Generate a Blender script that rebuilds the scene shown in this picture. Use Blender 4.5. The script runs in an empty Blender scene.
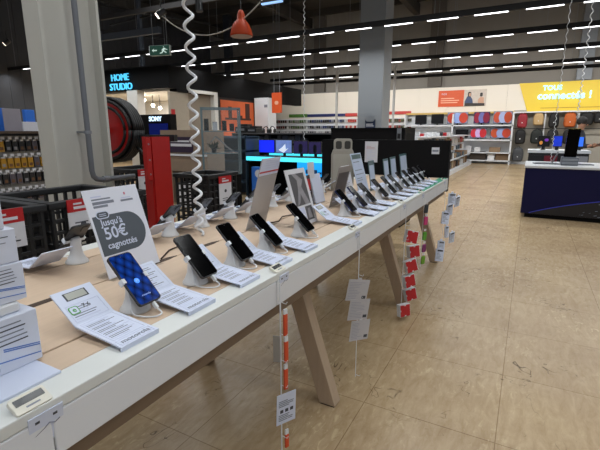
import bpy, bmesh, math, random
from mathutils import Matrix, Vector
random.seed(7)
R = math.radians
SC = bpy.context.scene
COL = SC.collection

# ------------------------------------------------------------------ camera numbers (600x450, f in pixels)
F, PITCH, H = 420.0, R(12.5), 1.35
YAW = math.atan(231 * math.cos(PITCH) / F)
hx, hy = -math.sin(YAW), math.cos(YAW)
FW = Vector((hx * math.cos(PITCH), hy * math.cos(PITCH), -math.sin(PITCH)))
UP = Vector((hx * math.sin(PITCH), hy * math.sin(PITCH), math.cos(PITCH)))
RT = Vector((hy, -hx, 0))
def ray(px, py): return FW + RT * ((px - 300) / F) + UP * ((225 - py) / F)
def WY(px, py, y):            # point of a sight line on the vertical plane y
    d = ray(px, py); t = y / d.y; return Vector((d.x * t, y, H + d.z * t))
def WX(px, py, x):
    d = ray(px, py); t = x / d.x; return Vector((x, d.y * t, H + d.z * t))
def WZ(px, py, z):
    d = ray(px, py); t = (z - H) / d.z; return Vector((d.x * t, d.y * t, z))

# ------------------------------------------------------------------ materials
def lin(c):
    if isinstance(c, str): c = [int(c[i:i + 2], 16) / 255 for i in (0, 2, 4)]
    return tuple((v / 12.92 if v <= .04045 else ((v + .055) / 1.055) ** 2.4) for v in c[:3]) + (1,)
MATS = {}
def mat(name, col, rough=.5, metal=0., emit=0., var=.08, scale=12., ecol=None, alpha=1., trans=0., spec=.5, coat=0., stretch=None, bump=0.):
    if name in MATS: return MATS[name]
    m = bpy.data.materials.new(name); m.use_nodes = True
    nt = m.node_tree; b = nt.nodes['Principled BSDF']; L = nt.links
    c = lin(col)
    tc = nt.nodes.new('ShaderNodeTexCoord'); src = tc.outputs['Object']
    mp = nt.nodes.new('ShaderNodeMapping'); L.new(src, mp.inputs['Vector'])
    if stretch: mp.inputs['Scale'].default_value = stretch
    nz = nt.nodes.new('ShaderNodeTexNoise'); nz.inputs['Scale'].default_value = scale; nz.inputs['Detail'].default_value = 3
    L.new(mp.outputs['Vector'], nz.inputs['Vector'])
    mx = nt.nodes.new('ShaderNodeMix'); mx.data_type = 'RGBA'
    mx.inputs[6].default_value = tuple(v * (1 - var) for v in c[:3]) + (1,)
    mx.inputs[7].default_value = tuple(min(1, v * (1 + var)) for v in c[:3]) + (1,)
    L.new(nz.outputs['Fac'], mx.inputs[0]); L.new(mx.outputs[2], b.inputs['Base Color'])
    b.inputs['Roughness'].default_value = rough; b.inputs['Metallic'].default_value = metal
    b.inputs['Specular IOR Level'].default_value = spec
    b.inputs['Coat Weight'].default_value = coat
    b.inputs['Transmission Weight'].default_value = trans
    b.inputs['Alpha'].default_value = alpha
    if emit:
        b.inputs['Emission Color'].default_value = lin(ecol or col); b.inputs['Emission Strength'].default_value = emit
    if bump:
        bp = nt.nodes.new('ShaderNodeBump'); bp.inputs['Strength'].default_value = bump; bp.inputs['Distance'].default_value = .01
        L.new(nz.outputs['Fac'], bp.inputs['Height']); L.new(bp.outputs['Normal'], b.inputs['Normal'])
    MATS[name] = m; return m

def floor_mat():
    m = bpy.data.materials.new('vinyl_floor'); m.use_nodes = True; nt = m.node_tree; L = nt.links; b = nt.nodes['Principled BSDF']
    N = lambda t: nt.nodes.new(t)
    tc = N('ShaderNodeTexCoord'); rot = N('ShaderNodeMapping'); L.new(tc.outputs['Object'], rot.inputs['Vector'])
    def noise(scale, detail, st=(1, 1, 1), dist=0., rough=.6):
        mp = N('ShaderNodeMapping'); mp.inputs['Scale'].default_value = st; L.new(tc.outputs['Object'], mp.inputs['Vector'])
        n = N('ShaderNodeTexNoise'); n.inputs['Scale'].default_value = scale; n.inputs['Detail'].default_value = detail
        n.inputs['Distortion'].default_value = dist; n.inputs['Roughness'].default_value = rough
        L.new(mp.outputs['Vector'], n.inputs['Vector']); return n.outputs['Fac']
    def ramp(fac, stops):
        r = N('ShaderNodeValToRGB'); e = r.color_ramp.elements
        while len(e) < len(stops): e.new(.5)
        for i, (p, c) in enumerate(stops): e[i].position = p; e[i].color = c
        L.new(fac, r.inputs['Fac']); return r.outputs['Color']
    def mix(a, bb, f, mode='MIX'):
        x = N('ShaderNodeMix'); x.data_type = 'RGBA'; x.blend_type = mode
        if isinstance(f, float): x.inputs[0].default_value = f
        else: L.new(f, x.inputs[0])
        for s, v in ((6, a), (7, bb)):
            if isinstance(v, tuple): x.inputs[s].default_value = v
            else: L.new(v, x.inputs[s])
        return x.outputs[2]
    base = ramp(noise(2.2, 6, (1, .6, 1), .4), [(.25, lin('b09878')), (.75, lin('c6b08d'))])
    streak = ramp(noise(16, 6, (1.6, .45, 1), .6, .7), [(.35, lin('ffffff')), (.70, lin('ddd6c9'))])
    c = mix(base, streak, .9, 'MULTIPLY')
    stain = ramp(noise(1.3, 8, (1, 1, 1), .5, .7), [(.25, lin('b8aa94')), (.5, lin('ffffff'))])
    c = mix(c, stain, .35, 'MULTIPLY')
    fl = ramp(noise(30, 4, (1.2, .5, 1), .8, .6), [(.55, (0, 0, 0, 1)), (.66, (1, 1, 1, 1))])
    fp = ramp(noise(1.7, 3, (1, 1, 1), .3), [(.45, (0, 0, 0, 1)), (.68, (.7, .7, .7, 1))])
    c = mix(c, lin('dbc8a2'), mix(fl, fp, 1., 'MULTIPLY'))
    # scuffs: thin dark lines where a distorted noise crosses a level, only inside sparse patches
    sc = ramp(noise(2.6, 3, (1, 1, 1), 1.2, .6), [(.494, lin('ffffff')), (.5, lin('3a2f26')), (.506, lin('ffffff'))])
    patch = ramp(noise(3.1, 5, (1, 1, 1), .5), [(.52, (0, 0, 0, 1)), (.62, (1, 1, 1, 1))])
    pf = N('ShaderNodeMath'); pf.operation = 'MULTIPLY'; pf.inputs[1].default_value = .85; L.new(patch, pf.inputs[0])
    c = mix(c, sc, pf.outputs[0], 'MULTIPLY')
    # sheet joints every 0.9 m along y
    br = N('ShaderNodeTexBrick'); br.offset = 0.; br.inputs['Scale'].default_value = 1.; br.inputs['Mortar Size'].default_value = .0025
    br.inputs['Brick Width'].default_value = .61; br.inputs['Row Height'].default_value = .61
    br.inputs['Color1'].default_value = lin('ffffff'); br.inputs['Color2'].default_value = lin('f2efea'); br.inputs['Mortar'].default_value = lin('9c8a70')
    L.new(tc.outputs['Object'], br.inputs['Vector'])
    c = mix(c, br.outputs['Color'], .6, 'MULTIPLY')
    L.new(c, b.inputs['Base Color'])
    b.inputs['Roughness'].default_value = .27
    b.inputs['Specular IOR Level'].default_value = .45
    bp = N('ShaderNodeBump'); bp.inputs['Strength'].default_value = .02; L.new(noise(14, 4), bp.inputs['Height']); L.new(bp.outputs['Normal'], b.inputs['Normal'])
    return m

WHITE = mat('white_laminate', 'd6d9d6', .35, var=.03, scale=3)
WPLA = mat('white_plastic', 'dcdfe3', .35, var=.02)
PAPER = mat('card_stock', 'cdd5e8', .45, var=.02)
INK = mat('grey_ink', '7d828e', .6)
INKD = mat('dark_ink', '3c3f48', .6)
LILAC = mat('pale_print', 'c3c9e0', .5)
WOOD = mat('beech_board', 'cbb39a', .45, var=.10, scale=7, stretch=(9, .8, 9))
WOODD = mat('beech_leg', 'b09a82', .5, var=.12, scale=6, stretch=(8, 8, .7))
DARKW = mat('slot_brown', '3b2a1c', .7)
BLACK = mat('black_plastic', '17181b', .35)
BLK2 = mat('black_panel', '08080a', .75, spec=.2)
GLASS_B = mat('phone_glass', '020203', .12, var=0, spec=.06)
NAVYP = mat('navy_phone_back', '141e46', .25)
CLEAR = mat('clear_acrylic', 'cfdade', .1, alpha=.05, var=.01, spec=.2)
CLOUDY = mat('backed_acrylic', 'b6b2b0', .25, alpha=.86, var=.05)
GREYP = mat('slate_print', '50575f', .55)
RED = mat('red_print', 'b3191d', .5)
REDM = mat('red_paint', 'a30f0c', .35)
ORANGE = mat('orange_print', 'd9541e', .5)
STEEL = mat('grey_steel', '8b8f94', .4, .6)
RAIL = mat('black_rail', '060607', .6)
BEIGE = mat('beige_paint', 'b9b8b0', .5, var=.03, scale=2)
CORR = mat('wall_cladding', '8a8680', .8, var=.06, scale=.6)
LED = mat('led_diffuser', 'ffffff', .4, emit=3.5, ecol='fbfbff', var=0)
GREEN = mat('green_mat', '2f8f6c', .6)
BLUEL = mat('blue_light_sign', '4fc0ee', .4, emit=1.0)
WBRIGHT = mat('white_wall_panel', 'efe8dc', .55, var=.02, scale=1)

# ------------------------------------------------------------------ mesh builder
class MB:
    def __init__(s): s.bm = bmesh.new()
    def _fin(s, vs, mi):
        for f in {f for v in vs for f in v.link_faces}: f.material_index = mi
    def box(s, x0, x1, y0, y1, z0, z1, mi=0, M=None):
        m = Matrix.Translation(((x0 + x1) / 2, (y0 + y1) / 2, (z0 + z1) / 2)) @ Matrix.Diagonal((abs(x1 - x0), abs(y1 - y0), abs(z1 - z0), 1))
        r = bmesh.ops.create_cube(s.bm, size=1, matrix=(M @ m) if M else m); s._fin(r['verts'], mi); return s
    def bar(s, a, b, w, d, mi=0, up=Vector((0, 1, 0))):        # square bar from a to b
        a, b = Vector(a), Vector(b); z = (b - a).normalized(); x = up.cross(z).normalized(); y = z.cross(x)
        m = Matrix((x, y, z)).transposed().to_4x4(); m.translation = (a + b) / 2
        r = bmesh.ops.create_cube(s.bm, size=1, matrix=m @ Matrix.Diagonal((w, d, (b - a).length, 1))); s._fin(r['verts'], mi); return s
    def cyl(s, a, b, r0, r1=None, n=16, mi=0, cap=True):
        a, b = Vector(a), Vector(b); r1 = r0 if r1 is None else r1
        q = Vector((0, 0, 1)).rotation_difference((b - a).normalized()).to_matrix().to_4x4(); q.translation = (a + b) / 2
        r = bmesh.ops.create_cone(s.bm, cap_ends=cap, segments=n, radius1=r0, radius2=r1, depth=(b - a).length, matrix=q); s._fin(r['verts'], mi); return s
    def ball(s, c, r, sc=(1, 1, 1), n=14, mi=0, M=None):
        m = Matrix.Translation(c) @ Matrix.Diagonal((sc[0], sc[1], sc[2], 1))
        o = bmesh.ops.create_uvsphere(s.bm, u_segments=n, v_segments=max(6, n // 2 + 1), radius=r, matrix=(M @ m) if M else m); s._fin(o['verts'], mi); return s
    def loft(s, rings, mi=0, cap=True):                        # rings: lists of points, equal length
        vs = [[s.bm.verts.new(p) for p in r] for r in rings]; n = len(vs[0])
        for a, b in zip(vs, vs[1:]):
            for i in range(n):
                f = s.bm.faces.new((a[i], a[(i + 1) % n], b[(i + 1) % n], b[i])); f.material_index = mi; f.smooth = True
        if cap:
            f = s.bm.faces.new(list(reversed(vs[0]))); f.material_index = mi
            f = s.bm.faces.new(vs[-1]); f.material_index = mi
        return s
    def tube(s, pts, r, n=8, mi=0):
        pts = [Vector(p) for p in pts]; rings = []; ref = Vector((.13, .37, .92)).normalized()
        for i, p in enumerate(pts):
            t = (pts[min(i + 1, len(pts) - 1)] - pts[max(i - 1, 0)]).normalized()
            u = ref - t * ref.dot(t)
            if u.length < 1e-3: u = t.orthogonal()
            u.normalize(); ref = u; v = t.cross(u)
            rings.append([p + (u * math.cos(2 * math.pi * k / n) + v * math.sin(2 * math.pi * k / n)) * r for k in range(n)])
        return s.loft(rings, mi)
    def lathe(s, prof, n=24, c=(0, 0, 0), mi=0, cap=True):
        return s.loft([[(c[0] + r * math.cos(2 * math.pi * k / n), c[1] + r * math.sin(2 * math.pi * k / n), c[2] + z) for k in range(n)] for r, z in prof], mi, cap)
    def prism(s, poly, z0, z1, mi=0, M=None):                  # polygon in local xy, thickness along z
        M = M or Matrix(); a = [s.bm.verts.new(M @ Vector((x, y, z0))) for x, y in poly]; b = [s.bm.verts.new(M @ Vector((x, y, z1))) for x, y in poly]
        n = len(poly); fs = [s.bm.faces.new(list(reversed(a))), s.bm.faces.new(b)]
        for i in range(n): fs.append(s.bm.faces.new((a[i], a[(i + 1) % n], b[(i + 1) % n], b[i])))
        for f in fs: f.material_index = mi
        return s
    def build(s, name, mats, parent=None, loc=None, rz=0., M=None, bevel=0., smooth=False, seg=2):
        bmesh.ops.recalc_face_normals(s.bm, faces=s.bm.faces)
        if bevel: bmesh.ops.bevel(s.bm, geom=[e for e in s.bm.edges if e.calc_face_angle(0) > .6], offset=bevel, segments=seg, profile=.6, affect='EDGES', clamp_overlap=True)
        if smooth:
            for f in s.bm.faces: f.smooth = True
        me = bpy.data.meshes.new(name); s.bm.to_mesh(me); s.bm.free()
        for m in (mats if isinstance(mats, (list, tuple)) else [mats]): me.materials.append(m)
        o = bpy.data.objects.new(name, me); COL.objects.link(o)
        if parent: o.parent = parent
        if M is not None: o.matrix_local = M
        elif loc is not None: o.location = loc; o.rotation_euler = (0, 0, rz)
        return o
def tag(o, label, cat, group=None, kind=None):
    o['label'] = label; o['category'] = cat
    if group: o['group'] = group
    if kind: o['kind'] = kind
    return o
def thing(name, label, cat, loc=(0, 0, 0), rz=0., group=None):
    o = bpy.data.objects.new(name, None); COL.objects.link(o); o.empty_display_size = .05
    o.location = loc; o.rotation_euler = (0, 0, rz); return tag(o, label, cat, group)
def struct(name, mb, m, label, cat='room', **k):
    o = mb.build(name, m, **k); o['kind'] = 'structure'; return tag(o, label, cat)
KIDS = {}
def copy_tree(o, parent=None):
    c = o.copy(); COL.objects.link(c)
    if parent: c.parent = parent; c.matrix_parent_inverse = o.matrix_parent_inverse
    for ch in [x for x in COL.objects if x.parent == o]: copy_tree(ch, c)
    return c
def place(o, loc, rz, label, group=None):
    o.location = loc; o.rotation_euler = (0, 0, rz); o['label'] = label
    if group: o['group'] = group
    return o
def panel(loc, yaw=0., tilt=0.):      # local xy = face plane (x right, y up), z = towards the viewer; yaw = azimuth it faces
    n = Vector((math.cos(yaw), math.sin(yaw), 0)); r = Vector((-n.y, n.x, 0)); u = Vector((0, 0, math.cos(tilt))) - n * math.sin(tilt)
    M = Matrix((r, u, r.cross(u))).transposed().to_4x4(); M.translation = Vector(loc); return M
def rrect(w, h, r, n=5):
    p = []
    for cx, cy, a0 in ((w / 2 - r, h / 2 - r, 0), (-w / 2 + r, h / 2 - r, 90), (-w / 2 + r, -h / 2 + r, 180), (w / 2 - r, -h / 2 + r, 270)):
        for k in range(n + 1):
            a = R(a0 + 90 * k / n); p.append((cx + r * math.cos(a), cy + r * math.sin(a)))
    return p
def lettering(body, size, m, parent, M, name='lettering', depth=.0004, bold=0., align='CENTER', shear=0.):
    cu = bpy.data.curves.new('t', 'FONT'); cu.body = body; cu.size = size; cu.extrude = depth; cu.align_x = align; cu.align_y = 'CENTER'; cu.offset = bold; cu.shear = shear; cu.resolution_u = 3
    t = bpy.data.objects.new('t', cu); COL.objects.link(t)
    bpy.context.view_layer.update()
    me = bpy.data.meshes.new_from_object(t.evaluated_get(bpy.context.evaluated_depsgraph_get()))
    bpy.data.objects.remove(t); bpy.data.curves.remove(cu)
    me.name = name; me.materials.clear(); me.materials.append(m)
    o = bpy.data.objects.new(name, me); COL.objects.link(o); o.parent = parent; o.matrix_local = M; return o
def T(x, y, z): return Matrix.Translation((x, y, z))
ORD = ['first', 'second', 'third', 'fourth', 'fifth', 'sixth', 'seventh', 'eighth', 'ninth', 'tenth', 'eleventh', 'twelfth', 'thirteenth', 'fourteenth', 'fifteenth', 'sixteenth']

# ================================================================== the setting
struct('floor', MB().box(-17.2, 9, -5, 20.7, -.1, 0), floor_mat(), 'worn tan vinyl shop floor with scuffs and sheet joints', 'floor')
mb = MB().box(-17.2, 9, 20.6, 20.75, 0, 7.2)
for k in range(70): mb.box(-17 + k * .37, -17 + k * .37 + .03, 20.585, 20.6, 3.4, 7.2)
for px in (321, 438): x = WY(px, 40, 20.6).x; mb.box(x - .3, x + .3, 20.4, 20.6, 3.35, 7.2, 1)
x = WY(590, 30, 20.6).x; mb.box(x - .25, x + .25, 20.4, 20.6, 3.35, 7.2, 2)
struct('wall_back', mb, [CORR, mat('cladding_post', '625d58', .8), mat('pale_post', '8f959c', .7)], 'tall grey clad wall at the far end of the shop', 'wall')
mb = MB().box(-17.2, -17, -5, 20.6, 0, 7.2)
for k in range(60): mb.box(-17, -16.985, -5 + k * .43, -5 + k * .43 + .04, 0, 7.2)
struct('wall_left', mb, mat('dark_cladding', '3e3f43', .8, var=.1, scale=.4), 'dark clad wall far off on the left side', 'wall')
mb = MB().box(-17.2, 9, -5, 20.7, 7.2, 7.3)
for k in range(11): mb.box(-17, 9, -4 + k * 2.4, -3.85 + k * 2.4, 6.9, 7.2)
for k in range(5): mb.box(-16 + k * 5.4, -15.75 + k * 5.4, -5, 20.6, 6.5, 6.95)
struct('ceiling', mb, mat('dark_ceiling', '3a3632', .85), 'dark warehouse ceiling with steel purlins', 'ceiling')

# white panelling on the back wall, and its joints
mb = MB()
xs = [-16.9 + k * 1.22 for k in range(22)]
for a in xs: mb.box(a, a + 1.212, 20.5, 20.6, .12, 3.3)
struct('trim_1', mb, WBRIGHT, 'white wall panelling above the far shelves', 'wall panelling')
struct('baseboard_back', MB().box(-16.9, 9, 20.46, 20.6, 0, .12), WPLA, 'white plinth along the far wall', 'baseboard')

# pillars
mb = MB()
x0, x1, y0, y1 = -3.40, -3.21, 2.0, 2.5
mb.box(x0, x1, y0, y0 + .024, 0, 7.0); mb.box(x0, x1, y1 - .024, y1, 0, 7.0); mb.box(-3.315, -3.297, y0 + .024, y1 - .024, 0, 7.0)
mb.box(-3.48, -3.14, 1.94, 2.56, 0, .03)
struct('pillar', mb, BEIGE, 'beige painted steel H pillar behind the black bins at left', 'pillar')
a = WY(359, 60, 10); b = WY(384, 60, 10)
struct('pillar', MB().box(a.x, b.x, 10, 10.62, 0, 7.0), mat('grey_pillar_paint', '85898d', .5, var=.02, scale=1), 'grey square pillar rising behind the black shelving', 'pillar', bevel=.02)

# ================================================================== long display table
TX0, TX1, ZT = -1.64, -.715, .875
TY0, TY1 = -.42, 4.62
tb = thing('display_table', 'long white edged display table with beech boards and slanted legs', 'table', (-1.178, 2.1, 0))
def lt(mb, name, m, **k): return mb.build(name, m, tb, M=T(1.178, -2.1, 0), **k)
for a, b in ((-.797, -.891), (-.898, -1.174), (-1.182, -1.457), (-1.465, -1.56)):
    lt(MB().box(b, a, TY0, TY1, ZT - .022, ZT), 'board', WOOD, bevel=.0015, seg=1)
lt(MB().box(-.795, TX1, TY0, TY1, ZT - .024, ZT + .0005), 'edge_border', WHITE, bevel=.003)
lt(MB().box(TX0, -1.562, TY0, TY1, ZT - .024, ZT + .0005), 'edge_border', WHITE, bevel=.003)
ys = [TY0, .377, 1.163, 1.953, 2.76, 3.41, 4.02, TY1]
for a, b in zip(ys, ys[1:]):
    lt(MB().box(TX1 - .02, TX1, a + .0015, b - .0015, ZT - .115, ZT - .0255), 'fascia_panel', WPLA, bevel=.003)
    lt(MB().box(TX0, TX0 + .02, a + .0015, b - .0015, ZT - .115, ZT - .0255), 'fascia_panel', WPLA, bevel=.003)
lt(MB().box(TX0 + .02, TX1 - .02, TY1 - .02, TY1, ZT - .115, ZT - .0255), 'end_panel', WPLA)
lt(MB().box(-.77, -.738, TY0, TY1 - .03, ZT - .165, ZT - .025), 'apron', mat('apron_wood', '75624f', .6))
lt(MB().box(-1.61, -1.57, TY0, TY1, ZT - .15, ZT - .025), 'apron', WOODD)
lt(MB().box(-1.56, -.80, TY0, TY1, ZT - .03, ZT - .023), 'under_panel', mat('board_underside', '4a3a2c', .7))
for y in (.33, 1.75, 3.17, 4.45):
    for xb, xt in ((-.766, -1.03), (-1.59, -1.326)):
        q = lambda x, z: [Vector((x - .043, y - .035, z)), Vector((x + .043, y - .035, z)), Vector((x + .043, y + .035, z)), Vector((x - .043, y + .035, z))]
        o = lt(MB().loft([q(xb, .005), q(xt, ZT - .06)]), 'leg', WOODD, bevel=.003)
        for p in o.data.polygons: p.use_smooth = False
    lt(MB().box(-.803, -.729, y - .033, y + .033, 0, .005), 'foot_pad', BLACK)
    lt(MB().box(-1.627, -1.553, y - .033, y + .033, 0, .005), 'foot_pad', BLACK)
    lt(MB().box(-1.56, -.80, y - .03, y + .03, ZT - .12, ZT - .03), 'crossbeam', WOODD)
for y in (.645, 1.10, 1.36, 1.82, 2.35):
    lt(MB().prism([(-1.165, y - .05), (-1.165, y + .02), (-1.178, y + .07), (-1.19, y + .03), (-1.192, y - .05)], ZT - .002, ZT + .0012), 'cable_slot', DARKW)
lt(MB().box(-.800, -.725, 3.36, 4.60, ZT, ZT + .002), 'edge_mat', GREEN)

# ------------------------------------------------------------------ phones, stands and bent price cards
def make_phone(screen, extras=None, label='', body=BLACK):
    t = thing('smartphone', label, 'phone', (0, 0, 0))
    M = panel((0, 0, .09), 0, R(45))
    t_ = t; t = MB().prism(rrect(.0745, .162, .010), -.0042, .0038, M=M).build('body', body, t, bevel=.0012)
    MB().prism(rrect(.069, .156, .008), .0038, .0043, M=M).build('screen', screen, t)
    MB().cyl(M @ Vector((0, .071, .0043)), M @ Vector((0, .071, .0047)), .0018, n=10).build('front_camera', BLACK, t)
    mb = MB().prism(rrect(.026, .03, .006), -.0062, -.0042, M=M @ T(-.018, .058, 0))
    mb.build('camera_bump', BLACK, t)
    return t_
STAND_BODY = mat('stand_plastic', 'd8dadc', .35, var=.02)
def make_stand(label):
    t = thing('phone_stand', label, 'phone stand', (0, 0, 0))
    rings = []
    for z, cx, rx, ry in ((0, -.006, .042, .040), (.006, -.006, .041, .039), (.016, -.006, .034, .031), (.035, -.008, .025, .022), (.055, -.010, .021, .018), (.072, -.009, .021, .018)):
        rings.append([(cx + rx * math.cos(2 * math.pi * k / 20), ry * math.sin(2 * math.pi * k / 20), z) for k in range(20)])
    c45 = math.cos(R(45)); M = panel((0, 0, .09), 0, R(45))
    for d, r in ((-.020, .019), (-.0055, .021)):
        rings.append([M @ Vector((r * math.sin(2 * math.pi * k / 20), -r * math.cos(2 * math.pi * k / 20), d)) for k in range(20)])
    MB().loft(rings).build('body', STAND_BODY, t)
    for s in (-1, 1):
        mb = MB().box(min(s * .0375, s * .041), max(s * .0375, s * .041), -.008, .008, -.012, .0065, M=M)
        mb.box(min(s * .031, s * .041), max(s * .031, s * .041), -.007, .007, .0045, .0075, M=M)
        mb.box(min(s * .015, s * .041), max(s * .015, s * .041), -.006, .006, -.012, -.008, M=M)
        mb.build('clip', WPLA, t, bevel=.001)
    a = M @ Vector((.006, -.082, 0)); b = M @ Vector((.006, -.102, 0))
    MB().bar(a, b, .011, .007).build('plug', WPLA, t, bevel=.0015)
    pts = []
    P = [b, b + Vector((.016, 0, -.010)), Vector((.085, -.012, .004)), Vector((.055, -.03, .004)), Vector((.03, -.04, .012)), Vector((.015, -.03, .035)), Vector((-.002, -.02, .06))]
    for i in range(len(P) - 1):
        p0, p1, p2, p3 = P[max(i - 1, 0)], P[i], P[i + 1], P[min(i + 2, len(P) - 1)]
        for k in range(5):
            u = k / 5; pts.append(.5 * ((2 * p1) + (p2 - p0) * u + (2 * p0 - 5 * p1 + 4 * p2 - p3) * u * u + (3 * p1 - p0 - 3 * p2 + p3) * u ** 3))
    pts.append(P[-1])
    MB().tube(pts, .0024, 6).build('charging_cable', WPLA, t)
    return t

def prof_frame(a, b):     # frame on a sloping face of the card profile: x right (+Y), y up the slope
    (xa, za), (xb, zb) = a, b; u = Vector((xb - xa, 0, zb - za)).normalized(); r = Vector((0, 1, 0))
    M = Matrix((r, u, r.cross(u))).transposed().to_4x4(); M.translation = Vector(((xa + xb) / 2, 0, (za + zb) / 2)); return M, math.hypot(xb - xa, zb - za)
def make_card(label, lcd=False, text=True):
    t = thing('price_card', label, 'price card', (0, 0, 0)); w = .107
    p0, p1, p2 = (.078, .012), (-.080, .026), (-.166, .088)
    pr = [(.078, .0), p0, p1, p2, (p2[0] - .003, p2[1] - .002), (-.081, .022), (.074, .009), (.074, 0)]
    Mx = Matrix(((1, 0, 0, 0), (0, 0, 1, 0), (0, 1, 0, 0), (0, 0, 0, 1)))
    mb = MB().prism(pr, -w / 2, w / 2, 0, Mx)
    mb.prism([(.05, .0), (.055, .0), (.055, .012), (.05, .012)], -w / 2 + .01, w / 2 - .01, 0, Mx)
    Mf, lf = prof_frame(p0, p1); Mb, lb = prof_frame(p1, p2); e = .0005
    def line(M, x0, x1, y0, y1, mi): mb.box(x0, x1, y0, y1, 0, e, mi, M)
    for (M, l, yy0, yy1) in ((Mf, lf, .036, lf - .004), (Mb, lb, .006, lb * .55 if lcd else lb - .008)):
        a, b = -l / 2 + yy0, -l / 2 + yy1; c = w / 2 - .009
        line(M, -c, c, a, a + .0012, 1); line(M, -c, c, b - .0012, b, 1); line(M, -c, -c + .0012, a, b, 1); line(M, c - .0012, c, a, b, 1)
        k = 0; y = a + .008
        while y < b - .007:
            line(M, -c + .005, -c + .005 + (c * 2 - .012) * random.uniform(.55, 1), y, y + .0022, 2 if k % 3 else 1); y += .0065; k += 1
    c = w / 2 - .007; a = -lf / 2 + .005; b = -lf / 2 + .03
    line(Mf, -c, c, a, a + .001, 1); line(Mf, -c, c, b - .001, b, 1); line(Mf, -c, -c + .001, a, b, 1); line(Mf, c - .001, c, a, b, 1)
    if lcd:
        line(Mb, -.03, .03, lb * .17, lb * .40, 3); mb.box(-.026, .026, lb * .19, lb * .38, e, e * 2, 4, Mb)
    card = mb.build('card', [PAPER, LILAC, INK, INKD, mat('lcd_glass', 'a9aba2', .3)], t)
    if text: lettering('motorola', .021, INK, card, Mf @ T(0, -lf / 2 + .0175, .0007), depth=.0002)
    if lcd:
        mb = MB().prism(rrect(.024, .024, .005), 0, .0008, 0, Mb @ T(-.03, -.012, 0)); mb.prism(rrect(.019, .019, .004), .0008, .0012, 1, Mb @ T(-.03, -.012, 0))
        g = mb.build('repair_logo', [mat('green_ink', '4d9a4a', .5), PAPER], t)
        lettering('e', .02, MATS['green_ink'], g, Mb @ T(-.03, -.011, .0014), depth=.0002, bold=.0003)
        lettering('7,6', .018, INKD, card, Mb @ T(.004, -.008, .0008), depth=.0003)
    return t

def quilt_mat():
    m = bpy.data.materials.new('blue_wallpaper'); m.use_nodes = True; nt = m.node_tree; b = nt.nodes['Principled BSDF']; L = nt.links
    tc = nt.nodes.new('ShaderNodeTexCoord'); m1 = nt.nodes.new('ShaderNodeMapping'); m1.inputs['Rotation'].default_value = (0, R(45), 0); L.new(tc.outputs['Object'], m1.inputs['Vector'])
    sp = nt.nodes.new('ShaderNodeSeparateXYZ'); cb = nt.nodes.new('ShaderNodeCombineXYZ'); L.new(m1.outputs['Vector'], sp.inputs[0]); L.new(sp.outputs['Y'], cb.inputs['X']); L.new(sp.outputs['Z'], cb.inputs['Y'])
    mp = nt.nodes.new('ShaderNodeMapping'); mp.inputs['Rotation'].default_value = (0, 0, R(40)); mp.inputs['Scale'].default_value = (48, 34, 1); L.new(cb.outputs[0], mp.inputs['Vector'])
    ck = nt.nodes.new('ShaderNodeTexVoronoi'); ck.voronoi_dimensions = '2D'; ck.inputs['Scale'].default_value = 1; ck.inputs['Randomness'].default_value = 0.
    r = nt.nodes.new('ShaderNodeValToRGB'); r.color_ramp.elements[0].color = lin('1450c8'); r.color_ramp.elements[1].color = lin('020826'); r.color_ramp.elements[1].position = .68
    L.new(mp.outputs['Vector'], ck.inputs['Vector']); L.new(ck.outputs['Distance'], r.inputs['Fac'])
    L.new(r.outputs['Color'], b.inputs['Emission Color']); b.inputs['Emission Strength'].default_value = .6
    b.inputs['Base Color'].default_value = lin('04081c'); b.inputs['Roughness'].default_value = .12; return m

PY = [.733, .973, 1.18, 1.39, 1.68, 2.235, 2.42, 2.60, 2.87, 3.08, 3.255, 3.48, 3.68, 3.86, 4.05, 4.24]
GP = 'smartphones in the front row of the display table'
ph_blue = make_phone(quilt_mat(), label='smartphone showing a glowing blue quilted wallpaper, nearest in the front row')
place(ph_blue, (-.90, PY[0], ZT), 0, ph_blue['label'], GP)
Mp = panel((0, 0, .09), 0, R(45))
mb = MB().cyl(Mp @ Vector((0, -.010, .0043)), Mp @ Vector((0, -.010, .0047)), .008, n=24); mb.build('logo_disc', mat('logo_blue', '3d8bf0', .4, emit=.5), ph_blue)
lettering('M', .010, mat('logo_white', 'a8c4f4', .4, emit=.25), ph_blue, Mp @ T(0, -.010, .005), 'logo_letter', depth=.0002)
lettering('motorola', .0075, MATS['logo_white'], ph_blue, Mp @ T(0, -.055, .0046), 'brand_lettering', depth=.0001)
pb = make_phone(GLASS_B); pn = make_phone(GLASS_B, body=NAVYP)
desc = ['', 'second from the near end', 'third from the near end', 'fourth from the near end', 'before the white framed poster',
        'sixth from the near end', 'seventh from the near end', 'eighth from the near end', 'ninth from the near end', 'tenth from the near end', 'eleventh from the near end',
        'twelfth from the near end', 'thirteenth from the near end', 'fourteenth from the near end', 'fifteenth from the near end', 'last before the black end panel']
first = True; firstn = True
for i, y in enumerate(PY):
    if i == 0: continue
    navy = i in (5, 6)
    src = pn if navy else pb
    if (navy and firstn) or (not navy and first): o = src
    else: o = copy_tree(src)
    if navy: firstn = False
    else: first = False
    place(o, (-.90, y, ZT), R(random.uniform(-2, 4) if i != 3 else 8), f'{"navy" if navy else "black"} dark screened phone in the front row, {desc[i]}', GP)
st = make_stand('')
for i, y in enumerate(PY):
    o = st if i == 0 else copy_tree(st)
    place(o, (-.90, y, ZT), R(8) if i == 3 else 0, f'white cone shaped stand under the {ORD[i]} phone of the front row', 'phone stands in the front row')
CY = [(.61, 1), (.823, 0), (1.052, 0), (1.272, 0), (1.492, 0), (2.03, 1), (2.33, 0), (2.51, 0), (2.70, 0), (2.975, 0), (3.17, 0), (3.37, 0), (3.58, 0), (3.77, 0), (3.955, 0), (4.145, 0)]
c_l = make_card('', True); c_p = make_card(''); c_n = make_card('', False, False)
used = set()
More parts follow.
